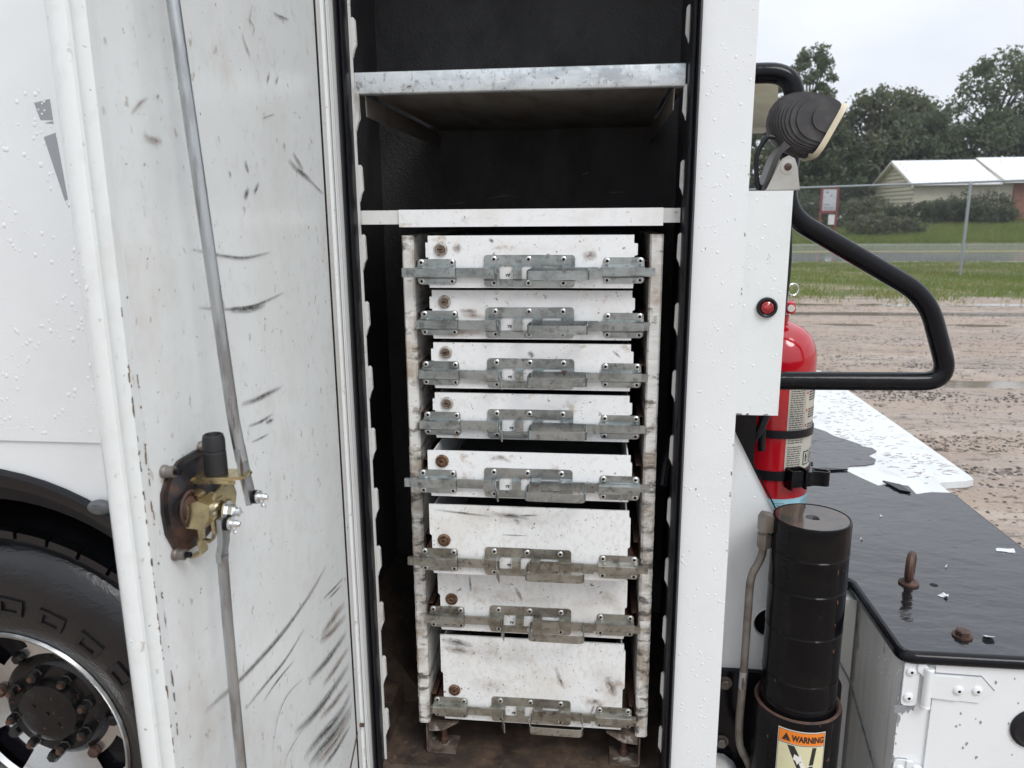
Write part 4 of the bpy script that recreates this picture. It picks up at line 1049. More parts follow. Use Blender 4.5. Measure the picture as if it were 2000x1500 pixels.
finish('fitting', bm, M['galv_dark'], hose, bevel=.0015)
bm = nb(); tube(bm, [(.3037, HY, .80), (.3027, HY, .762)], .0084, 12); finish('sleeve_mark', bm, M['steel'], hose)

# ================================================================== compartment door, open at a right angle
DXI = -.470
dz0, dz1 = .34, TOP
bm = nb()
edge = [(DXI + .006, .700), (DXI + .001, .6955), (DXI - .0075, .692), (DXI - .0075, .6855), (DXI + .003, .680), (DXI + .007, .675), (DXI + .006, .671), (DXI - .001, .6685), (DXI - .010, .6715), (DXI - .019, .6795), (DXI - .0265, .6915), (DXI - .032, .708), (DXI - .034, .74),
        (DXI - .034, 1.34), (DXI - .001, 1.342), (DXI + .007, 1.340), (DXI + .007, 1.332), (DXI, 1.326), (DXI, .716), (DXI + .005, .713)]
prism(bm, edge, 'z', dz0, dz1)
door = finish('compartment_door', bm, M['paint_door'], truck, smooth=40)
bm = nb(); box(bm, DXI + .0005, DXI + .004, 1.312, 1.3255, dz0 + .01, dz1 - .01); finish('hinge_flange', bm, M['paint_dirty'], door, bevel=.001)
bm = nb(); box(bm, DXI + .0003, DXI + .0022, 1.3065, 1.3105, dz0, dz1); finish('hinge_gap', bm, M['black'], door, smooth=0)
bm = nb()
for k in range(2): box(bm, DXI + .0075, DXI + .010 + .002 * k, 1.3425 + .004 * k, 1.3455 + .004 * k, dz0 + .004, dz1 - .004)
finish('hinge_leaf', bm, M['paint_edge'], door, bevel=.0006)
bm = nb(); box(bm, DXI + .0003, DXI + .0012, .718, .7215, dz0, dz1); finish('panel_crease', bm, M['paint_edge'], door, smooth=0)
bm = nb()
q = random.Random(31)
for k in range(90):
    z = q.choice((q.uniform(.5, 1.65), q.uniform(1.40, 1.56), q.uniform(1.1, 1.35))); y = q.choice((.7005, .7005, .7125)) + q.uniform(-.0012, .0012)
    a_, b_ = q.uniform(.0003, .0012), q.uniform(.001, .010) * q.random() + .001
    prism(bm, [(y + a_ * q.uniform(.4, 1.1) * math.cos(t), z + b_ * q.uniform(.5, 1.1) * math.sin(t)) for t in [2 * PI * j / 7 for j in range(7)]], 'x', DXI + .0057, DXI + .0066, q.choice((0, 0, 1)))
finish('paint_chip', bm, [M['scuff_solid'], M['chip_dark']], door, smooth=0, kind='stuff')
# latch: dished plate, studs, crank, handle sleeve and rods
bm = nb()
pl = [(.813, 1.434), (.776, 1.433), (.750, 1.422), (.738, 1.408), (.735, 1.388), (.738, 1.360), (.750, 1.338), (.773, 1.325), (.809, 1.322), (.846, 1.330), (.862, 1.355), (.866, 1.385), (.858, 1.415), (.842, 1.430)]
prism(bm, pl, 'x', DXI + .0004, DXI + .004)
cy, cz = .800, 1.378
ins = [(cy + (y - cy) * .86, cz + (z - cz) * .86) for y, z in pl]; ins2 = [(cy + (y - cy) * .66, cz + (z - cz) * .66) for y, z in pl]
A = [bm.verts.new((DXI + .004, y, z)) for y, z in ins]; B = [bm.verts.new((DXI + .013, y, z)) for y, z in ins2]
for k in range(len(A)): bm.faces.new((A[k], A[(k + 1) % len(A)], B[(k + 1) % len(A)], B[k]))
bm.faces.new(B)
lp = finish('latch_plate', bm, M['latch_plate'], door, bevel=.0015)
for y, z in ((.748, 1.430), (.828, 1.433), (.752, 1.331), (.838, 1.330)):
    bm = nb(); lathe(bm, [(.0074, .0005), (.0074, .004), (.0068, .005), (.0064, .0055), (.0064, .0135), (.0048, .0140)], (DXI, y, z), (1, 0, 0), 14, mi=0)
    lathe(bm, [(.0036, .0136), (.0036, .0190), (.0030, .0205), (0, .0205)], (DXI, y, z), (1, 0, 0), 8, mi=1)
    finish('latch_stud', bm, [M['galv_dark'], M['black']], door)
bm = nb()
tube(bm, [(DXI + .016, .768 + .0195 * math.cos(t), 1.380 + .0195 * math.sin(t)) for t in [2 * PI * k / 28 for k in range(29)]], .0020, 8, cap=False)
lathe(bm, [(.016, .012), (.014, .016), (.010, .018), (.009, .030)], (DXI, .768, 1.380), (1, 0, 0), 20)
finish('spindle', bm, M['rust'], door)
GY = .800
bm = nb()
prism(bm, [(-.466, .786), (-.449, .782), (-.402, .789), (-.399, .796), (-.399, .812), (-.404, .818), (-.462, .816), (-.466, .812)], 'z', 1.4080, 1.4112)
box(bm, -.458, -.436, .7828, .7850, 1.4035, 1.4079); box(bm, -.4355, -.408, .7855, .7877, 1.4035, 1.4079)
ribbon(bm, bend([(-.456, .786, 1.4095), (-.4665, .786, 1.409), (-.468, .786, 1.400), (-.460, .786, 1.395), (-.450, .786, 1.391), (-.449, .786, 1.384), (-.455, .786, 1.378), (-.4555, .786, 1.330), (-.452, .786, 1.318), (-.468, .786, 1.314)], .006, 5), (0, .0075, 0), .0028)
ribbon(bm, bend([(-.4505, .782, 1.336), (-.440, .782, 1.334), (-.4355, .782, 1.345), (-.4375, .782, 1.365)], .005, 5), (0, .003, 0), .0028)
finish('latch_bracket', bm, M['gold'], door, smooth=40)
bm = nb()
prism(bm, [(-.4560, 1.360), (-.4550, 1.3870), (-.4400, 1.3925), (-.4255, 1.388), (-.4280, 1.372), (-.4365, 1.359)], 'y', .758, .790)
finish('latch_block', bm, M['gold'], door, bevel=.003, seg=3)
bm = nb()
prism(bm, [(.768, 1.350), (.766, 1.372), (.776, 1.392), (.796, 1.402), (.818, 1.398), (.826, 1.378), (.816, 1.352), (.802, 1.336), (.786, 1.338)], 'x', -.4305, -.4275)
prism(bm, [(.788, 1.345), (.792, 1.370), (.806, 1.378), (.814, 1.362), (.804, 1.340)], 'x', -.4270, -.4245)
finish('latch_crank', bm, M['gold'], door, bevel=.0012)
bm = nb()
lathe(bm, [(.0125, -.4244), (.0125, -.4220)], (0, .792, 1.368), (1, 0, 0), 20); lathe(bm, [(.0088, -.4220), (.0088, -.4150), (.0072, -.4135)], (0, .792, 1.368), (1, 0, 0), 6); lathe(bm, [(.0052, -.4140), (.0052, -.4085), (.0040, -.4075), (0, -.4075)], (0, .792, 1.368), (1, 0, 0), 12)
finish('pivot_bolt', bm, M['bright'], door, smooth=25)
bm = nb()
sl = [(.0128, 0), (.0130, .012), (.0127, .026), (.0122, .0265), (.0122, .028), (.0127, .0285), (.0126, .040), (.0112, .046), (.0095, .0470), (.0088, .0455), (.0086, .030), (0, .030)]
lathe(bm, sl, (-.4365, GY, 1.4116), (0, 0, 1), 24); finish('release_sleeve', bm, M['sleeve'], door)
bm = nb()
tube(bm, [(-.4455, .809, 2.70), (-.4400, .809, 1.92), (-.4150, .810, 1.470), (-.4095, .810, 1.424)], .0068, 12)
ribbon(bm, [(-.4108, .810, 1.440), (-.4075, .810, 1.410), (-.4035, .810, 1.385), (-.402, .810, 1.372)], (0, .0085, 0), .0060)
finish('lock_rod', bm, M['steel'], door)
bm = nb()
tube(bm, [(-.4285, .781, 1.318), (-.4300, .781, 1.23), (-.4310, .781, .36)], .0063, 12)
ribbon(bm, [(-.4235, .780, 1.366), (-.4240, .780, 1.352), (-.4255, .781, 1.334), (-.4287, .781, 1.322), (-.4287, .781, 1.312)], (0, .0092, 0), .0062)
finish('lock_rod', bm, M['steel'], door)
for c in ((-.3985, .810, 1.380), (-.4200, .780, 1.358)):
    bm = nb()
    lathe(bm, [(.0082, 0), (.0082, .0045)], c, (1, 0, 0), 16, mi=1); lathe(bm, [(.0078, .0046), (.0078, .0075)], c, (1, 0, 0), 16, mi=0)
    lathe(bm, [(.0046, .007), (.0046, .013), (.0025, .017), (0, .0175)], c, (1, 0, 0), 12, mi=0)
    cc = Vector(c) + Vector((.0105, -.001, -.006)); tube(bm, [cc + Vector((0, .003 * math.cos(t), .0055 * math.sin(t))) for t in [2 * PI * k / 12 for k in range(13)]], .0010, 5, cap=False)
    finish('clevis_pin', bm, [M['bright'], M['black']], door)
STROKES = [
('k',0.006,[(1.205,1.100),(1.133,1.086),(1.026,1.081),(0.949,1.086),(0.876,1.093),(0.813,1.104),(0.778,1.111)]),
('k',0.004,[(1.093,1.043),(1.018,1.034),(0.953,1.040),(0.878,1.045)]),
('k',0.003,[(1.043,1.015),(0.975,1.022),(0.931,1.020)]),
('b',0.008,[(1.287,0.983),(1.223,0.989),(1.158,0.988)]),
('b',0.007,[(1.288,0.956),(1.201,0.970),(1.149,0.983)]),
('k',0.007,[(1.288,0.923),(1.203,0.926),(1.092,0.945)]),
('b',0.007,[(1.293,0.886),(1.206,0.891),(1.152,0.898)]),
('k',0.008,[(1.292,0.851),(1.201,0.858),(1.096,0.874),(1.022,0.898)]),
('b',0.007,[(1.292,0.816),(1.215,0.826),(1.126,0.849)]),
('k',0.009,[(1.293,0.788),(1.228,0.786),(1.137,0.813),(1.056,0.830)]),
('k',0.010,[(1.294,0.760),(1.225,0.766),(1.133,0.790),(1.067,0.803)]),
('b',0.009,[(1.288,0.747),(1.227,0.749),(1.156,0.765),(1.096,0.780)]),
('k',0.006,[(1.277,0.728),(1.199,0.735),(1.127,0.752)]),
('k',0.003,[(1.286,1.036),(1.232,1.041),(1.178,1.049)]),
('k',0.003,[(1.274,1.027),(1.203,1.036)]),
('k',0.003,[(0.852,1.597),(0.917,1.587),(0.993,1.581),(1.051,1.585),(1.110,1.591)]),
('k',0.006,[(0.931,1.585),(0.992,1.578),(1.038,1.580)]),
('k',0.005,[(0.938,1.458),(0.980,1.454),(1.027,1.453),(1.072,1.453)]),
('k',0.003,[(0.953,1.424),(0.997,1.419),(1.037,1.421)]),
('k',0.004,[(1.008,1.414),(1.036,1.412)]),
('k',0.002,[(0.959,1.400),(0.987,1.397),(1.017,1.396)]),
('k',0.003,[(0.849,1.665),(0.915,1.655),(0.978,1.647),(1.027,1.649),(1.069,1.652)]),
('k',0.006,[(1.155,1.785),(1.184,1.774),(1.220,1.765),(1.257,1.754)]),
('b',0.006,[(1.174,1.797),(1.194,1.785),(1.214,1.773)]),
('k',0.003,[(1.249,1.755),(1.273,1.747),(1.297,1.739)]),
('k',0.005,[(1.009,1.775),(1.011,1.766),(1.017,1.759)]),
('k',0.003,[(0.961,1.759),(0.964,1.750)]),
('k',0.006,[(1.013,1.739),(1.004,1.731),(0.997,1.724)]),
('k',0.004,[(1.045,1.747),(1.028,1.732)]),
('b',0.003,[(1.028,1.936),(1.036,1.923),(1.050,1.910)]),
('b',0.002,[(1.068,1.979),(1.053,1.957),(1.071,1.952),(1.058,1.938)]),
('k',0.003,[(1.136,1.986),(1.161,1.986),(1.195,1.990)]),
('k',0.003,[(1.108,1.901),(1.096,1.884)]),
('k',0.003,[(1.139,1.902),(1.127,1.888)]),
('b',0.002,[(1.070,1.834),(1.117,1.846)]),
('b',0.003,[(0.759,1.802),(0.775,1.814),(0.793,1.823)]),
('k',0.004,[(0.810,1.828),(0.813,1.825)]),
('k',0.003,[(0.772,1.756),(0.774,1.753)]),
('k',0.003,[(0.741,1.754),(0.742,1.752)]),
('b',0.005,[(0.776,1.785),(0.788,1.780),(0.811,1.781)]),
('b',0.002,[(1.072,0.965),(1.008,0.981),(0.966,0.968),(0.945,0.929)]),
('b',0.002,[(1.050,0.884),(0.992,0.887),(0.975,0.874)]),
('k',0.004,[(0.718,1.279),(0.718,1.270),(0.718,1.258)]),
('k',0.004,[(0.703,1.261),(0.705,1.256)]),
('b',0.004,[(0.698,1.541),(0.700,1.525)]),
('b',0.003,[(0.700,1.517),(0.701,1.500),(0.702,1.485)]),
('b',0.003,[(0.702,1.433),(0.704,1.418)]),

]
def stroke(bm, pts, w, x, uvl):
    P = [Vector((x, a, b)) for a, b in pts]
    P = bend(P, .06, 5) if len(P) > 2 else [P[0].lerp(P[1], k / 5) for k in range(6)]
    tot = sum((b - a).length for a, b in zip(P, P[1:])); acc = 0; rows = []
    off = rnd.random() * 0
    for i, p in enumerate(P):
        d = (P[min(i + 1, len(P) - 1)] - P[max(i - 1, 0)]).normalized(); nn = Vector((0, -d.z, d.y)) * w
        if i: acc += (p - P[i - 1]).length
        rows.append((bm.verts.new(p - nn), bm.verts.new(p + nn), acc / tot))
    for A, B in zip(rows, rows[1:]):
        f = bm.faces.new((A[0], B[0], B[1], A[1]))
        for lp_, uv in zip(f.loops, ((A[2], 0), (B[2], 0), (B[2], 1), (A[2], 1))): lp_[uvl].uv = uv
for i, (c, w, pts) in enumerate(STROKES):
    bm = nb(); uvl = bm.loops.layers.uv.new('UVMap')
    stroke(bm, pts, w * (1.35 if pts[0][0] > 1.2 and pts[0][1] < 1.0 else 1.0), DXI + .0007 + .00003 * i, uvl)
    finish('scuff_mark', bm, M['scuff'] if c == 'k' else M['scuff_brown'], door, smooth=0)
bm = nb(); tube(bm, [(DXI + .012, 1.322, .695), (DXI + .002, 1.322, .695)], .004, 8); ribbon(bm, [(DXI + .002, 1.318, .690), (DXI + .002, 1.255, .640)], (.0005, 0, 0), .004); finish('stay_link', bm, M['rust'], door)

# ================================================================== shelves
gs = empty('steel_shelf', (-.147, 1.40, 1.87), 'galvanised steel shelf across the upper compartment, on two angle brackets', 'shelf')
bm = nb()
ribbon(bm, bend([(0, 2.02, 1.944), (0, 1.371, 1.944), (0, 1.371, 1.909), (0, 1.389, 1.9095)], .003, 3), (.2835, 0, 0), .0016)
bmesh.ops.translate(bm, verts=bm.verts, vec=(-.1465, 0, 0)); finish('shelf_panel', bm, M['galv'], gs, smooth=25)
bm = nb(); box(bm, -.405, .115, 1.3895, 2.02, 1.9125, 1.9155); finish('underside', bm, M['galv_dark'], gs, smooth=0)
for s, x in ((1, -.4275), (-1, .136)):
    bm = nb()
    ribbon(bm, bend([(x, 0, 1.9075), (x + s * .0155, 0, 1.9075), (x + s * .0165, 0, 1.872)], .003, 3), (0, .32, 0), .0016)
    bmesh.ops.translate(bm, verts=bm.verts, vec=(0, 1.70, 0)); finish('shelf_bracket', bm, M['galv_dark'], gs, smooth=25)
ws = empty('white_shelf', (-.147, 1.40, 1.68), 'white painted shelf directly above the drawer cabinet', 'shelf')
bm = nb(); box(bm, -.4285, .1375, 1.3765, 2.0, 1.7045, 1.7085); finish('shelf_panel', bm, M['paint_worn'], ws, smooth=0)
bm = nb(); box(bm, -.4285, .1375, 1.3735, 1.376, 1.6865, 1.7110); finish('front_lip', bm, M['paint_dirty'], ws, bevel=.0008)
bm = nb(); box(bm, -.3575, .1085, 1.3690, 1.3730, 1.6815, 1.7118); finish('lip_cover', bm, M['drawer'], ws, bevel=.0010)
bm = nb(); box(bm, -.445, .155, 2.0005, 2.035, 1.69, 1.7085); finish('rear_support', bm, M['interior'], ws, smooth=0)

# ================================================================== drawer cabinet
CF = 1.380
cab = empty('drawer_cabinet', (-.123, 1.62, FZ), 'white sheet metal cabinet holding eight drawers inside the truck compartment', 'cabinet')
for nme, x0, x1 in (('side_panel', -.3575, -.3355), ('side_panel', .0885, .1115)):
    bm = nb()
    sgn = 1 if x0 < -.2 else -1
    # folded front edge, dented along its lower half
    n = 110
    for fx in (0,):
        rows = []
        for k in range(n + 1):
            z = .668 + (1.6665 - .668) * k / n
            low = max(0, min(1, (1.28 - z) / .25))
            dent = low * (.0011 * math.sin(z * 190) + .0016 * rnd.uniform(-1, 1)) + .0004 * rnd.uniform(-1, 1)
            dx = low * .0004 * rnd.uniform(-1, 1)
            sec = [(x0 + dx, CF + .45), (x0 + dx, CF + .004 + dent), (x0 + dx + .003, CF + dent), (x1 + dx - .003, CF + dent * .7), (x1 + dx, CF + .004 + dent), (x1, CF + .45)]
            rows.append([bm.verts.new((a, b, z)) for a, b in sec])
        for A, B in zip(rows, rows[1:]):
            for j in range(6): bm.faces.new((A[j], A[(j + 1) % 6], B[(j + 1) % 6], B[j]))
        bm.faces.new(rows[0][::-1]); bm.faces.new(rows[-1])
    finish(nme, bm, M['paint_worn'], cab, smooth=28)
for x0, x1 in ((-.3575, -.3355), (.0885, .1115)):
    bm = nb(); n = 80; rows = []
    q = random.Random(int(x0 * 1000))
    for k in range(n + 1):
        z = .668 + .60 * k / n; f = min(1, (n - k) / 18)
        d_ = .0006 + f * (.0008 + .0008 * math.sin(z * 170 + q.uniform(-.5, .5)) + .0008 * q.random()); e_ = .0005 * f * q.uniform(-1, 1)
        rows.append([bm.verts.new(p) for p in ((x0 - .0006 + e_, CF + .012, z), (x0 - .0004 + e_, CF + .002, z), (x0 + .004, CF - d_, z), (x1 - .004, CF - d_ * .8, z), (x1 + .0004 + e_, CF + .002, z), (x1 + .0006, CF + .012, z))])
    for A, B in zip(rows, rows[1:]):
        for j in range(5): bm.faces.new((A[j], A[j + 1], B[j + 1], B[j]))
    finish('worn_edge', bm, M['worn_edge'], cab, smooth=25)
bm = nb(); box(bm, -.335, .088, CF + .44, CF + .4445, .668, 1.6665); finish('back_panel', bm, M['interior'], cab, smooth=0)
bm = nb(); box(bm, -.335, .088, CF + .03, CF + .4395, .668, .671); finish('bottom_panel', bm, M['paint_worn'], cab, smooth=0)
DR = [(1.5745, 1.6665, 1.358, 1), (1.4790, 1.5685, 1.378, 0), (1.3850, 1.4715, 1.378, 0), (1.2880, 1.3760, 1.378, 0), (1.1930, 1.2805, 1.319, 1), (1.0385, 1.1765, 1.317, 1), (.8885, 1.026, 1.372, 0), (.6815, .8725, 1.378, 0)]
for zb, zt, fy, ext in DR:
    for x, s in ((-.3352, 1), (.0882, -1)):
        bm = nb()
        ribbon(bm, [(x + s * .0128, 0, zb + .012), (x + s * .002, 0, zb + .012), (x + s * .002, 0, zb + .046), (x + s * .0128, 0, zb + .046)], (0, .20, 0), .0016)
        bmesh.ops.translate(bm, verts=bm.verts, vec=(0, CF + .012 + .2, 0)); finish('slide_rail', bm, M['rust'], cab, smooth=0)
def foot(x, s):
    bm = nb()
    ribbon(bm, bend([(x + s * .068, 0, .6645), (x + s * .004, 0, .6645), (x, 0, .655), (x, 0, FZ + .003), (x + s * .06, 0, FZ + .003)], .006, 4), (0, .028, 0), .0032)
    bmesh.ops.translate(bm, verts=bm.verts, vec=(0, CF + .040, 0))
    prism(bm, [(x + s * .004, .664), (x + s * .068, .664), (x + s * .035, .643), (x + s * .004, .640)], 'y', CF + .010, CF + .0125)
    f = finish('foot', bm, M['foot'], cab, smooth=30)
    bm = nb(); lathe(bm, [(.009, FZ + .005), (.009, FZ + .016), (.006, FZ + .018), (.006, .660)], (x + s * .030, CF + .045, 0), (0, 0, 1), 6); finish('foot_bolt', bm, M['rust'], f, smooth=20)
foot(-.345, 1); foot(.0985, -1)

# ------------------------------------------------------------------ the eight drawers
DX0_, DX1_ = -.3035, .0605          # left and right edge of every front
def rivet(bm, x, z, y, r=.0056):
    lathe(bm, [(r, 0), (r * .95, -.0010), (r * .72, -.0020), (r * .5, -.0023)], (x, y, z), (0, 1, 0), 10, mi=1)
    lathe(bm, [(r * .5, -.0024), (r * .42, -.0008), (0, -.0006)], (x, y, z), (0, 1, 0), 8, mi=2)
CACHE = {}
ZL = .0
def latch_parts(kind):
    """latch pieces with the bottom left corner of the drawer front as zero, front skin at y = 0"""
    zk = M['zinc_low'] if kind else M['zinc']
    ms = [zk, M['rivet'], M['hole']]
    P = {}
    def guide(x0, x1):
        bm = nb()
        prism(bm, rrect(x0, x1, .0065, .0515, .006), 'y', -.0022, -.0002)
        # raised channel over the bolt
        xa, xb = x0 - .0012, x1 + .0006
        # channel over the bolt: two slanting folds and a roof, open at both ends
        prism(bm, [(-.0020, .0160), (-.0132, .0196), (-.0150, .0208), (-.0150, .0352), (-.0132, .0364), (-.0020, .0398), (-.0020, .0380), (-.0120, .0350), (-.0120, .0210), (-.0020, .0178)], 'x', xa, xb)
        o = finish('latch_guide', bm, ms, None, bevel=.0009)
        bm2 = nb(); bm2.from_mesh(o.data)
        for x in (x0 + .007, x1 - .007):
            for z in (.0122, .0455): rivet(bm2, x, z, -.0022)
        bm2.to_mesh(o.data); bm2.free(); o.data.shade_smooth(); o.data.set_sharp_from_angle(angle=R(35))
        return o
    X0 = -DX0_                     # shift: front's left edge is x = 0
    P['latch_guide_l'] = guide(-.3240 + X0, -.2545 + X0)
    P['latch_guide_r'] = guide(.0080 + X0, .0790 + X0)
    bm = nb()
    x0, x1 = -.2035 + X0, -.0425 + X0
    # a plate with a long window: two flanges and the bridges between them
    top = [(x0, .0398), (x1, .0398)] + rrect(x0, x1, .02, .0585, .006)[:8]
    prism(bm, top, 'y', -.0022, -.0002)
    prism(bm, [(x1, .0162), (x0, .0162)] + rrect(x0, x1, .0025, .04, .006)[8:], 'y', -.0022, -.0002)
    for a, b in ((x0, x0 + .029), (x0 + .0525, x0 + .0685), (x0 + .087, x0 + .1045), (x0 + .139, x1)):
        prism(bm, [(-.0022, .0134), (-.0125, .0172), (-.0125, .0372), (-.0022, .0412), (-.0006, .0412), (-.0006, .0396), (-.0108, .0358), (-.0108, .0186), (-.0006, .0150), (-.0006, .0134)], 'x', a, b)
    o = finish('latch_body', bm, ms, None, bevel=.0005)
    bm2 = nb(); bm2.from_mesh(o.data)
    for x in (x0 + .018, (x0 + x1) / 2 - .001, x1 - .020):
        for z in (.0095, .0510): rivet(bm2, x, z, -.0022)
    bm2.to_mesh(o.data); bm2.free(); o.data.shade_smooth(); o.data.set_sharp_from_angle(angle=R(35))
    P['latch_body'] = o
    for ext in (0, 1):
        e = .018 if ext else 0
        bm = nb(); box(bm, -.3310 - e + X0, -.1755 + X0, -.0100, -.0062, .0196, .0362)
        box(bm, -.3315 - e + X0, -.3215 - e + X0, -.0124, -.0101, .0200, .0358)
        P['bolt_l%d' % ext] = finish('slide_bolt', bm, zk, None, bevel=.0006)
        e = .008 if ext else 0
        bm = nb(); box(bm, -.1180 + X0, -.019 + X0, -.0100, -.0062, .0190, .0364); box(bm, -.0190 + X0, .0900 + e + X0, -.0096, -.0062, .0204, .0352)
        box(bm, -.0185 + X0, .0000 + X0, -.0140, -.0098, .0186, .0370)
        P['bolt_r%d' % ext] = finish('slide_bolt', bm, zk, None, bevel=.0006)
    bm = nb()
    xa, xb, yo = -.1225 + X0, -.0185 + X0, -.053
    ribbon(bm, bend([(xa + .004, -.0105, .0262), (xa, -.0125, .0258), (xa - .001, yo, .0252), (xb + .001, yo, .0252), (xb, -.0125, .0258), (xb - .004, -.0105, .0262)], .011, 5), (0, 0, .0078), .0019)
    P['pull_handle'] = finish('pull_handle', bm, zk, None, smooth=45)
    bm = nb()
    xa = -.1800 + X0
    ribbon(bm, bend([(xa - .008, -.0108, .0280), (xa, -.0125, .0275), (xa + .0030, -.036, .0225), (xa + .0090, -.046, .0185)], .004, 4), (0, 0, .0092), .0019)
    P['thumb_tab'] = finish('thumb_tab', bm, zk, None, smooth=45)
    bm = nb()
    q = random.Random(3)
    for wx in (-.172, -.1325):
        for k in range(5):
            x, z, s = wx + X0 + q.uniform(.009, .015), .018 + q.uniform(0, .007), q.uniform(.0006, .0013)
            prism(bm, [(x + s * 1.6 * q.uniform(.5, 1.1) * math.cos(a), z + s * q.uniform(.5, 1.1) * math.sin(a)) for a in [2 * PI * j / 7 for j in range(7)]], 'y', -.0007, -.0002)
    P['grime'] = finish('grime_spot', bm, M['hole'], None, smooth=0)
    for rusty in (0, 1):
        lm = M['lock_rust'] if rusty else M['lock']
        bm = nb(); c = (-.2805 + X0, 0, .0680)
        lathe(bm, [(.0125, 0), (.0124, -.0018), (.0108, -.0042), (.0096, -.0046), (.0092, -.0034), (.0088, -.0022), (.0074, -.0022)], c, (0, 1, 0), 28, closed_ends=False)
        lathe(bm, [(.0074, -.0018), (.0070, -.0040), (.0066, -.0046), (0, -.0048)], c, (0, 1, 0), 24, mi=1)
        o = finish('lock', bm, [lm, M['lock_rust'] if rusty else M['lock_core']], None); P['lock%d' % rusty] = o
    bm = nb(); box(bm, c[0] - .0046, c[0] + .0036, -.0056, -.0049, c[2] - .0007, c[2] + .0008); lathe(bm, [(.0016, -.0050), (.0016, -.0056), (0, -.0057)], (c[0] - .001, 0, c[2]), (0, 1, 0), 8)
    P['keyhole'] = finish('keyhole', bm, M['hole'], None, smooth=0)
    for k, o in P.items(): COL.objects.unlink(o)
    return P
PARTS = [latch_parts(0), latch_parts(1)]
def put_(o, name, parent):
    c = o.copy(); c.name = name; COL.objects.link(c); c.parent = parent
    return c
LBL = ['topmost drawer, just under the white shelf, bolts extended over the cabinet sides', 'second drawer from the top, rust stain beneath its left latch guide',
       'third drawer from the top, a rust chip by the right of its latch body', 'fourth drawer from the top, right above the open tray',
       'shallow drawer pulled out in mid cabinet, its grey tray visible above the front', 'tall drawer pulled out below the shallow open one, black scrape along its upper front',
       'deep drawer tucked under the overhanging tall one, second from the bottom', 'bottom drawer, the tallest front, dirt stained, above the cabinet feet']
def kg(o):
    return o
for i, (zb, zt, fy, ext) in enumerate(DR):
    low = i >= 5
    t = empty('drawer', (DX0_, fy, zb), LBL[i], 'drawer', 'drawers of the white cabinet')
    h, w = zt - zb, DX1_ - DX0_
    o3 = Vector((DX0_, fy, zb))
    # front with its little side tabs and notches
    th = .0045
    tz = h - .012
    if i == 0:
        ol = [(0, .004), (0, tz - .026), (-.0045, tz - .026), (-.0045, tz), (0, tz), (0, h), (w - .001, h), (w - .001, tz - .002), (w + .0055, tz - .003), (w + .0055, tz - .022), (w, tz - .024), (w - .0005, .004)]
    elif i < 4:
        ol = [(0, .004), (0, tz - .022), (-.0045, tz - .022), (-.0045, tz), (0, tz), (0, h), (w - .001, h), (w - .001, tz - .001), (w + .004, tz - .002), (w + .004, tz - .022), (w, tz - .024), (w - .0005, .004)]
    else:
        ol = [(0, .004), (0, h * .55), (-.004, h * .55 + .004), (-.004, h), (w + .001, h), (w + .001, tz), (w + .004, tz - .003), (w + .004, h * .5), (w, h * .5 - .004), (w, .004)]
    bm = nb()
    prism(bm, [(a + o3.x, b + o3.z) for a, b in ol], 'y', fy, fy + th)
    box(bm, o3.x + .001, o3.x + w - .001, fy + .0005, fy + .006, zb, zb + .0039)
    finish('front', bm, M['drawer_low'] if low else M['drawer'], t, bevel=.0009)
    dp = .40
    bm = nb()
    hi = h - .006
    bm.free()
    for a, b in ((.002, .0045), (w - .0045, w - .002)):
        bm = nb(); box(bm, o3.x + a, o3.x + b, fy + th + .0003, fy + dp, zb + .006, zb + hi)
        finish('tray_side', bm, M['drawer'], t, smooth=0)
    bm = nb()
    box(bm, o3.x + .0046, o3.x + w - .0046, fy + dp - .003, fy + dp, zb + .006, zb + hi)
    box(bm, o3.x + .0046, o3.x + w - .0046, fy + th + .0003, fy + dp - .0031, zb + .004, zb + .0062)
    box(bm, o3.x + .0046, o3.x + w - .0046, fy + th + .0003, fy + th + .0012, zb + .0063, zb + hi)
    finish('tray', bm, M['tray'], t, smooth=0)
    for a, b in ((-.0165, -.0002), (w + .0002, w + .0165)):
        bm = nb(); prism(bm, [(o3.x + a, zb + .014), (o3.x + b, zb + .014), (o3.x + b, zb + .017), (o3.x + a + (.012 if a < 0 else 0), zb + .044), (o3.x + a, zb + .042)], 'y', fy + .010, fy + .40); finish('slide_runner', bm, M['rust'], t, smooth=0)
    Q = PARTS[1 if low else 0]
    qj = random.Random(70 + i)
    def put(o, name, parent, j=1.0):
        c = put_(o, name, parent)
        c.location = (j * qj.uniform(-.0013, .0013), 0, j * qj.uniform(-.0008, .0008))
        c.rotation_euler = (0, j * R(qj.uniform(-.35, .35)), 0)
        return c
    put(Q['latch_guide_l'], 'latch_guide', t); put(Q['latch_guide_r'], 'latch_guide', t)
    lb = put(Q['latch_body'], 'latch_body', t)
    put(Q['bolt_l%d' % ext], 'slide_bolt', t); put(Q['bolt_r%d' % ext], 'slide_bolt', t)
    put(Q['pull_handle'], 'pull_handle', t); put(Q['thumb_tab'], 'thumb_tab', t)
    tag(put(Q['grime'], 'grime_spot', t), kind='stuff')
    lk = put(Q['lock1' if i >= 4 else 'lock0'], 'lock', t, 0); kh = put(Q['keyhole'], 'keyhole', lk, 0)
    q = random.Random(40 + i)
    if i == 2:
        bm = nb(); prism(bm, [(o3.x + .238, zb + .0385), (o3.x + .249, zb + .039), (o3.x + .2445, zb + .0295), (o3.x + .2425, zb + .031)], 'y', fy - .0136, fy - .0127); finish('rust_chip', bm, M['rust'], t, smooth=0)
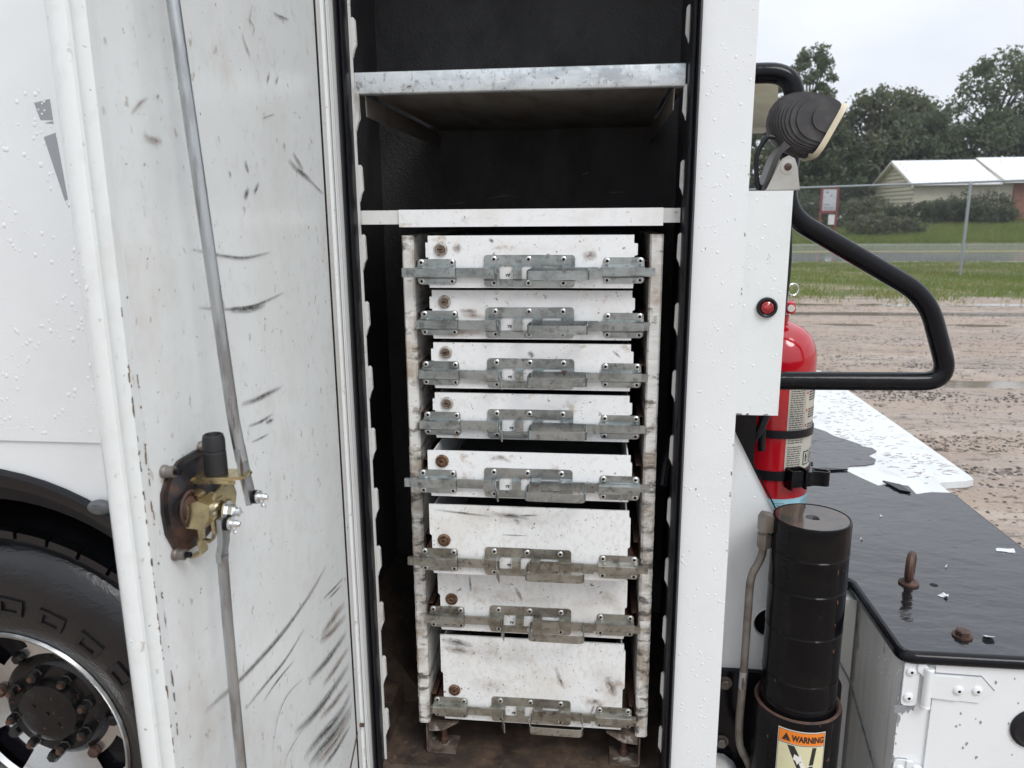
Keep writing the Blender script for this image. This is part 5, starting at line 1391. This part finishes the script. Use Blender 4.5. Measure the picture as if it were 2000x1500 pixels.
    # stains and scrapes lying on the paint
    marks = {0: [('b', .010, [(.045, .074), (.060, .066)]), ('b', .010, [(.275, .055), (.300, .058)]), ('k', .004, [(.11, .086), (.118, .080)])],
             1: [('r', .014, [(.0, .012), (.04, .014), (.105, .013)]), ('r', .006, [(.052, .044), (.075, .043), (.10, .041)]), ('b', .006, [(.05, .052), (.085, .050)])],
             2: [('b', .003, [(.33, .075), (.345, .062)]), ('b', .009, [(.05, .012), (.12, .014), (.17, .010)]), ('k', .006, [(.178, .072), (.186, .060)])],
             4: [('b', .006, [(.11, .072), (.13, .080), (.15, .070)])],
             5: [('s', .022, [(.02, .02), (.10, .024), (.16, .020)]), ('s', .016, [(.05, .125), (.14, .118), (.22, .112)]), ('k', .006, [(.11, .124), (.15, .121), (.185, .117)]), ('k', .003, [(.005, .128), (.06, .123), (.12, .118)]), ('k', .0025, [(.165, .122), (.20, .124)]), ('b', .006, [(.155, .118), (.165, .105)]), ('k', .0015, [(.13, .083), (.18, .083)])],
             6: [('s', .022, [(.02, .09), (.12, .075), (.25, .08)]), ('s', .018, [(.26, .07), (.33, .09), (.36, .06)]), ('k', .003, [(.06, .12), (.062, .085)]), ('b', .005, [(.15, .10), (.165, .07)])],
             7: [('s', .030, [(.02, .17), (.10, .155), (.20, .15)]), ('s', .035, [(.30, .14), (.345, .10), (.35, .04)]), ('s', .022, [(.05, .09), (.10, .08), (.14, .085)]), ('s', .016, [(.285, .052), (.305, .060), (.325, .048), (.335, .030)]), ('k', .010, [(0.0, .180), (.03, .176), (.065, .170)]), ('b', .010, [(0, .165), (.03, .158), (.08, .157)]), ('b', .008, [(.29, .058), (.31, .062), (.325, .052)]), ('b', .004, [(.31, .055), (.30, .03)]), ('b', .010, [(.33, .12), (.35, .075)]), ('b', .006, [(.23, .135), (.24, .10), (.25, .085)])]}.get(i, [])
    if marks:
        bm = nb(); uvl = bm.loops.layers.uv.new('UVMap')
        for c, w_, pts in marks:
            P = [Vector((o3.x + a, fy - .00025, zb + b)) for a, b in pts]
            P = bend(P, .02, 4) if len(P) > 2 else [P[0].lerp(P[1], k / 4) for k in range(5)]
            rows = []
            for k, p in enumerate(P):
                d = (P[min(k + 1, len(P) - 1)] - P[max(k - 1, 0)]).normalized(); nn = Vector((-d.z, 0, d.x)) * w_
                rows.append((bm.verts.new(p - nn), bm.verts.new(p + nn), k / (len(P) - 1)))
            for A, B in zip(rows, rows[1:]):
                f = bm.faces.new((A[0], B[0], B[1], A[1])); f.material_index = {'k': 0, 'b': 1, 's': 2, 'r': 3}[c]
                for l_, uv in zip(f.loops, ((A[2], 0), (B[2], 0), (B[2], 1), (A[2], 1))): l_[uvl].uv = uv
            for v in list(bm.verts): pass
        finish('stain', bm, [M['scuff'], M['scuff_brown'], M['soft_stain'], M['rust_stain']], t, smooth=0, kind='stuff')

# ================================================================== work lamp on the lamp box
lamp = empty('work_lamp', (.315, 1.44, 1.739), 'black ribbed work lamp on a steel bracket atop the white lamp box', 'lamp')
LC = Vector((.338, 1.455, 1.853))
LO = [(.289, 1.852), (.2905, 1.866), (.294, 1.879), (.302, 1.891), (.314, 1.900), (.327, 1.904), (.340, 1.905), (.366, 1.902), (.390, 1.893), (.397, 1.889), (.4005, 1.876), (.395, 1.854), (.382, 1.824), (.370, 1.804), (.359, 1.795), (.334, 1.802), (.318, 1.809), (.307, 1.817), (.298, 1.828), (.292, 1.840)]
LA = (.3960, 1.8560)                  # the stacked fins close in on this point beside the lens
def lamp_outline(sc, lat=1.0):
    return [(LA[0] + (x - LA[0]) * sc, LA[1] + (z - LA[1]) * sc * lat) for x, z in LO]
bm = nb()
ny = 13
for k in range(ny):
    t = k / (ny - 1)
    sc = .42 + .58 * math.sqrt(1 - (1 - t) ** 2.0) if t < 1 else 1
    y1 = LC.y - .056 * (1 - t) 
    for (a, b, s2) in ((y1 - .0054, y1 - .0026, sc), (y1 - .0026, y1 + .0002, sc * .972)):
        prism(bm, lamp_outline(s2), 'y', a, b)
        prism(bm, lamp_outline(s2), 'y', 2 * LC.y - b + .0002, 2 * LC.y - a + .0002)
body = finish('lamp_housing', bm, M['lamp_body'], lamp, bevel=.0008, seg=1, smooth=30)
bm = nb()
cc = Vector((.3815, 1.452, 1.8385)); nrm_ = Vector((.895, 0, -.446)).normalized()
up = Vector((.446, 0, .895)).normalized()
def sq(v): return math.copysign(abs(v) ** .42, v)
def lens_pt(t, s, o): return cc + up * (.0500 * s * sq(math.sin(t))) + Vector((0, 1, 0)) * (.0640 * s * sq(math.cos(t))) + nrm_ * o
for (s0, o0), (s1, o1) in (((.95, -.003), (1.0, .0015)), ((1.0, .0015), (.995, .0060)), ((.995, .0060), (.93, .0065))):
    A = [bm.verts.new(lens_pt(2 * PI * k / 40, s0, o0)) for k in range(40)]; B = [bm.verts.new(lens_pt(2 * PI * k / 40, s1, o1)) for k in range(40)]
    for k in range(40): bm.faces.new((A[k], A[(k + 1) % 40], B[(k + 1) % 40], B[k]))
finish('lamp_gasket', bm, M['lamp_gasket'], lamp)
bm = nb(); bm.faces.new([bm.verts.new(lens_pt(2 * PI * k / 40, .935, .0035)) for k in range(40)]); finish('lamp_lens', bm, M['lamp_lens'], lamp, smooth=0)
bm = nb()
for k, (s, z) in enumerate(((.022, -.052), (.027, -.049), (.034, -.040))): lathe(bm, [(.004, 0), (.003, -.005), (0, -.007)], (LC.x + s, LC.y - .03 + .012 * k, LC.z + z), (0, 0, 1), 8)
finish('sealant_drip', bm, M['lamp_gasket'], lamp)
bm = nb(); prism(bm, [(.284, 1.7405), (.340, 1.7405), (.333, 1.780), (.328, 1.792), (.318, 1.797), (.308, 1.792), (.302, 1.782)], 'y', 1.400, 1.4035)
box(bm, .284, .340, 1.4037, 1.48, 1.7395, 1.7425)
prism(bm, [(.284, 1.7430), (.340, 1.7430), (.333, 1.780), (.318, 1.797), (.302, 1.782)], 'y', 1.4765, 1.480)
brk = finish('lamp_bracket', bm, M['stainless'], lamp, bevel=.0008)
bm = nb(); lathe(bm, [(.0125, 0), (.0125, -.0012), (.0095, -.0014)], (.3175, 1.400, 1.778), (0, 1, 0), 22); lathe(bm, [(.0066, -.001), (.0060, -.004), (.003, -.006), (0, -.0062)], (.3175, 1.400, 1.778), (0, 1, 0), 14, mi=1); finish('bracket_bolt', bm, [M['stainless'], M['rust']], lamp)
bm = nb(); prism(bm, [(.278, 1.7405), (.287, 1.7405), (.308, 1.800), (.322, 1.812), (.312, 1.822), (.296, 1.795)], 'y', 1.412, 1.468); finish('lamp_arm', bm, M['lamp_body'], lamp, bevel=.002)
bm = nb(); tube(bm, bend([(.300, 1.43, 1.829), (.285, 1.43, 1.832), (.268, 1.425, 1.80), (.270, 1.42, 1.765), (.275, 1.42, 1.741)], .02), .0042, 8); finish('lamp_cable', bm, M['rubber'], lamp)
bm = nb(); tube(bm, bend([(.2705, 1.43, 1.755), (.276, 1.428, 1.746), (.287, 1.428, 1.7425)], .006), .005, 8); finish('cable_boot', bm, M['rubber'], lamp)

# ================================================================== fire extinguisher in its bracket
EX, EY, ER = .415, 1.80, .0845
ext = empty('fire_extinguisher', (EX, EY, DZ), 'red fire extinguisher strapped upright behind the lamp box, above the deck', 'extinguisher')
bm = nb()
lathe(bm, [(0, .935), (ER * .9, .936), (ER, .944), (ER, 1.372), (ER * .99, 1.388), (ER * .93, 1.408), (ER * .80, 1.430), (ER * .6, 1.446), (ER * .35, 1.456), (.018, 1.460), (.018, 1.475)], (EX, EY, 0), (0, 0, 1), 56)
finish('cylinder', bm, M['red'], ext)
def on_cyl(a_deg, z, r): a = R(a_deg); return (EX + r * math.cos(a), EY + r * math.sin(a), z)
def patch(bm, a0, a1, z0, z1, r, mi=0, n=12):
    rows = [(bm.verts.new(on_cyl(a0 + (a1 - a0) * k / n, z0, r)), bm.verts.new(on_cyl(a0 + (a1 - a0) * k / n, z1, r))) for k in range(n + 1)]
    for A, B in zip(rows, rows[1:]): bm.faces.new((A[0], B[0], B[1], A[1])).material_index = mi
q = random.Random(9)
bm = nb()
A0, A1 = -83, 15
patch(bm, A0, A1, 1.128, 1.335, ER + .0005)
z = 1.325
while z > 1.135:
    if not (1.188 < z < 1.192):
        a = A0 + 3
        while a < A0 + 26:
            w = q.uniform(2, 7); patch(bm, a, min(a + w, A0 + 27), z - .0022, z, ER + .0008, 1, 2); a += w + 1.2
    z -= .0052
patch(bm, A0 + 29, A0 + 29.5, 1.19, 1.33, ER + .0008, 2, 1)
for zz in (1.31, 1.27, 1.235):
    for j in range(4):
        a = A0 + 38
        while a < A0 + 72:
            w = q.uniform(3, 9); patch(bm, a, a + w, zz - .006 * j - .0034, zz - .006 * j, ER + .0008, 1, 2); a += w + 1.6
    patch(bm, A0 + 32, A0 + 35, zz - .006, zz, ER + .0008, 2, 1)
for a in (A0 + 33, A0 + 52):
    patch(bm, a, a + 15, 1.137, 1.170, ER + .0008, 1, 3); patch(bm, a + 2, a + 13, 1.140, 1.167, ER + .0010, 0, 3)
    patch(bm, a + 5, a + 8.5, 1.144, 1.164, ER + .0012, 1, 2); patch(bm, a + 8, a + 10.5, 1.152, 1.158, ER + .0012, 1, 2)
finish('instruction_label', bm, [M['label'], M['ink'], M['red_ink']], ext, smooth=60)
bm = nb()
patch(bm, -125, 20, .945, 1.060, ER + .0005, 0, 16)
z = 1.050
while z > .955:
    a = -95
    while a < -80: w = q.uniform(2, 5); patch(bm, a, a + w, z - .0016, z, ER + .0008, 1, 2); a += w + 1.5
    a = -48
    while a < -20: w = q.uniform(2, 6); patch(bm, a, a + w, z - .0016, z, ER + .0008, 1, 2); a += w + 1.5
    z -= .005
for k in range(4): patch(bm, -66 + k * 3.2, -64.5 + k * 3.2, .99, 1.046 - .004 * (k % 2), ER + .0008, 1, 1)
finish('maintenance_label', bm, [M['blue_label'], M['ink']], ext, smooth=60)
bm = nb(); lathe(bm, [(.018, 1.475), (.024, 1.478), (.024, 1.50), (.014, 1.505), (.014, 1.525), (0, 1.526)], (EX, EY, 0), (0, 0, 1), 18); finish('valve', bm, M['bright'], ext)
bm = nb(); ribbon(bm, bend([(EX - .01, EY, 1.53), (EX - .02, EY, 1.56), (EX - .11, EY, 1.59)], .02), (0, .011, 0), .004); ribbon(bm, [(EX - .005, EY, 1.512), (EX - .10, EY, 1.53)], (0, .011, 0), .004); finish('squeeze_handle', bm, M['black'], ext)
bm = nb(); pc = Vector((EX + .016, EY - .03, 1.535)); tube(bm, [pc + Vector((.012 * math.cos(t), .004 * math.cos(t), .013 * math.sin(t))) for t in [2 * PI * k / 20 for k in range(21)]], .0014, 6, cap=False); finish('pull_pin_ring', bm, M['bright'], ext)
bm = nb(); lathe(bm, [(.0, -.010), (.012, -.008), (.014, 0), (.012, .016), (.006, .020), (0, .020)], (EX + .010, EY - .034, 1.490), (0, 0, 1), 14); finish('pressure_gauge', bm, M['red'], ext)
bm = nb(); lathe(bm, [(.008, 0), (.008, -.002), (0, -.002)], (EX + .010, EY - .048, 1.495), (0, 1, 0), 12); finish('gauge_face', bm, M['label_white'], ext)
bm = nb(); tube(bm, bend([(EX - .02, EY - .03, 1.49), (EX - .05, EY - .09, 1.47), (EX - .05, EY - .105, 1.36), (EX - .045, EY - .098, 1.18)], .03), .0085, 10); finish('discharge_hose', bm, M['rubber'], ext)
# bracket on the truck
bm = nb(); box(bm, .268, .33, EY - .03, EY + .03, .93, 1.45); eb = finish('extinguisher_bracket', bm, M['black'], truck, bevel=.003)
bm = nb(); box(bm, .336, .352, EY - .105, EY - .075, .93, 1.37); finish('side_channel', bm, M['black'], eb, bevel=.002)
for z0, z1 in ((1.205, 1.223), (1.105, 1.127)):
    bm = nb()
    prof = [(ER + .0015, z0), (ER + .0045, z0), (ER + .0045, z1), (ER + .0015, z1), (ER + .0015, z0)]
    lathe(bm, prof, (EX, EY, 0), (0, 0, 1), 56, closed_ends=False); finish('band', bm, M['rubber'], eb)
bm = nb()
ca = -70
p0 = Vector(on_cyl(ca, 0, ER + .004)); rad = Vector((math.cos(R(ca)), math.sin(R(ca)), 0)); tan = Vector((-rad.y, rad.x, 0))
def bk(u0, u1, r0, r1, z0, z1):
    vs = []
    for zz in (z0, z1):
        for u, r in ((u0, r0), (u1, r0), (u1, r1), (u0, r1)):
            p = p0 + tan * u + rad * r; vs.append(bm.verts.new((p.x, p.y, zz)))
    for f in ((0, 3, 2, 1), (4, 5, 6, 7), (0, 1, 5, 4), (1, 2, 6, 5), (2, 3, 7, 6), (3, 0, 4, 7)): bm.faces.new([vs[k] for k in f])
bk(-.020, .020, .0, .004, 1.092, 1.138); bk(-.020, -.016, .0041, .028, 1.092, 1.138); bk(.016, .020, .0041, .028, 1.092, 1.138); bk(-.0159, .0159, .018, .022, 1.096, 1.134)
finish('buckle', bm, M['black'], eb, bevel=.001)
bm = nb()
pth = [p0 + tan * a + rad * b + Vector((0, 0, 1.114)) for a, b in ((.018, .018), (.028, .024), (.040, .020), (.052, .026), (.068, .036), (.076, .028), (.074, .014))]
ribbon(bm, bend(pth, .008, 5), (0, 0, .017), .003); finish('toggle_strap', bm, M['black'], eb)

# ================================================================== rain drops standing on the paint
def droplets(pts, parent, axis):
    """pts: (x, y, z, r); drops bulge towards -y (axis 'y'), or upwards / +x"""
    n = 8
    base = [(math.cos(2 * PI * k / n), math.sin(2 * PI * k / n)) for k in range(n)]
    P = np.array(pts)
    prof = ((1.0, 0.0), (.82, .22), (.44, .36))
    loc = np.array([(a * r, h, b * r) for r, h in prof for a, b in base] + [(0, .40, 0)])
    V = np.repeat(loc[None], len(P), 0) * P[:, 3][:, None, None]
    if axis == 'y':
        V[..., 2] *= 1.3; W_ = np.stack([P[:, 0][:, None] + V[..., 0], P[:, 1][:, None] - V[..., 1] * .8, P[:, 2][:, None] + V[..., 2]], -1)
    elif axis == '-x':
        V[..., 2] *= 1.25; W_ = np.stack([P[:, 0][:, None] - V[..., 1] * .8, P[:, 1][:, None] + V[..., 0], P[:, 2][:, None] + V[..., 2]], -1)
    f = []
    for j in range(2):
        for k in range(n): f.append((j * n + k, j * n + (k + 1) % n, (j + 1) * n + (k + 1) % n)); f.append((j * n + k, (j + 1) * n + (k + 1) % n, (j + 1) * n + k))
    for k in range(n): f.append((2 * n + k, 2 * n + (k + 1) % n, 3 * n))
    F = (np.array(f)[None] + (3 * n + 1) * np.arange(len(P))[:, None, None]).reshape(-1, 3)
    return raw_mesh('water_droplets', W_.reshape(-1, 3), F, M['drop'], parent, kind='stuff', smooth=True)
dg_ = np.random.default_rng(21)
def drop_r(n, big=.0023): return .0005 + big * dg_.random(n) ** 5.5
def field(n, x0, x1, z0, z1, y, clump=None, big=.0023):
    x = x0 + (x1 - x0) * dg_.random(n); z = z0 + (z1 - z0) * dg_.random(n)
    return np.stack([x, np.full(n, y), z, drop_r(n, big)], -1)
sp = field(3600, -1.35, -.80, 1.28, 1.935, D, big=.0036); sp = sp[(np.sin(sp[:, 0] * 23 + np.sin(sp[:, 2] * 11) * 2) * np.sin(sp[:, 2] * 17) > -.35)]
sp2 = field(350, -1.35, -.75, 1.02, 1.262, D + .006)
sp2 = sp2[np.hypot(sp2[:, 0] - AX, sp2[:, 2] - AZ) > AR + .02]
droplets(np.concatenate([sp, sp2]), truck, 'y')
droplets(np.concatenate([field(1300, .162, .243, .60, 2.06, D, big=.0019), field(2600, .162, .243, .60, 2.06, D, big=.0006)]), pillar, 'y')
droplets(field(300, .252, .320, 1.352, 1.734, D + .02, big=.0016), lbox, 'y')
gp = field(520, .25, .44, .77, 1.30, 1.502, big=.002); gp = gp[gp[:, 0] < .262 + (1.30 - gp[:, 2]) * .51]
droplets(gp, gus, 'y')
np_ = field(260, 1.37, 1.60, .62, .87, 0); np_ = np.stack([np.full(len(np_), DX0 + .003), np_[:, 0], np_[:, 2], np_[:, 3]], -1)
droplets(np_, truck, '-x')
de = field(150, -.478, -.468, .6, 2.0, .6695, big=.001)
droplets(de, door, 'y')
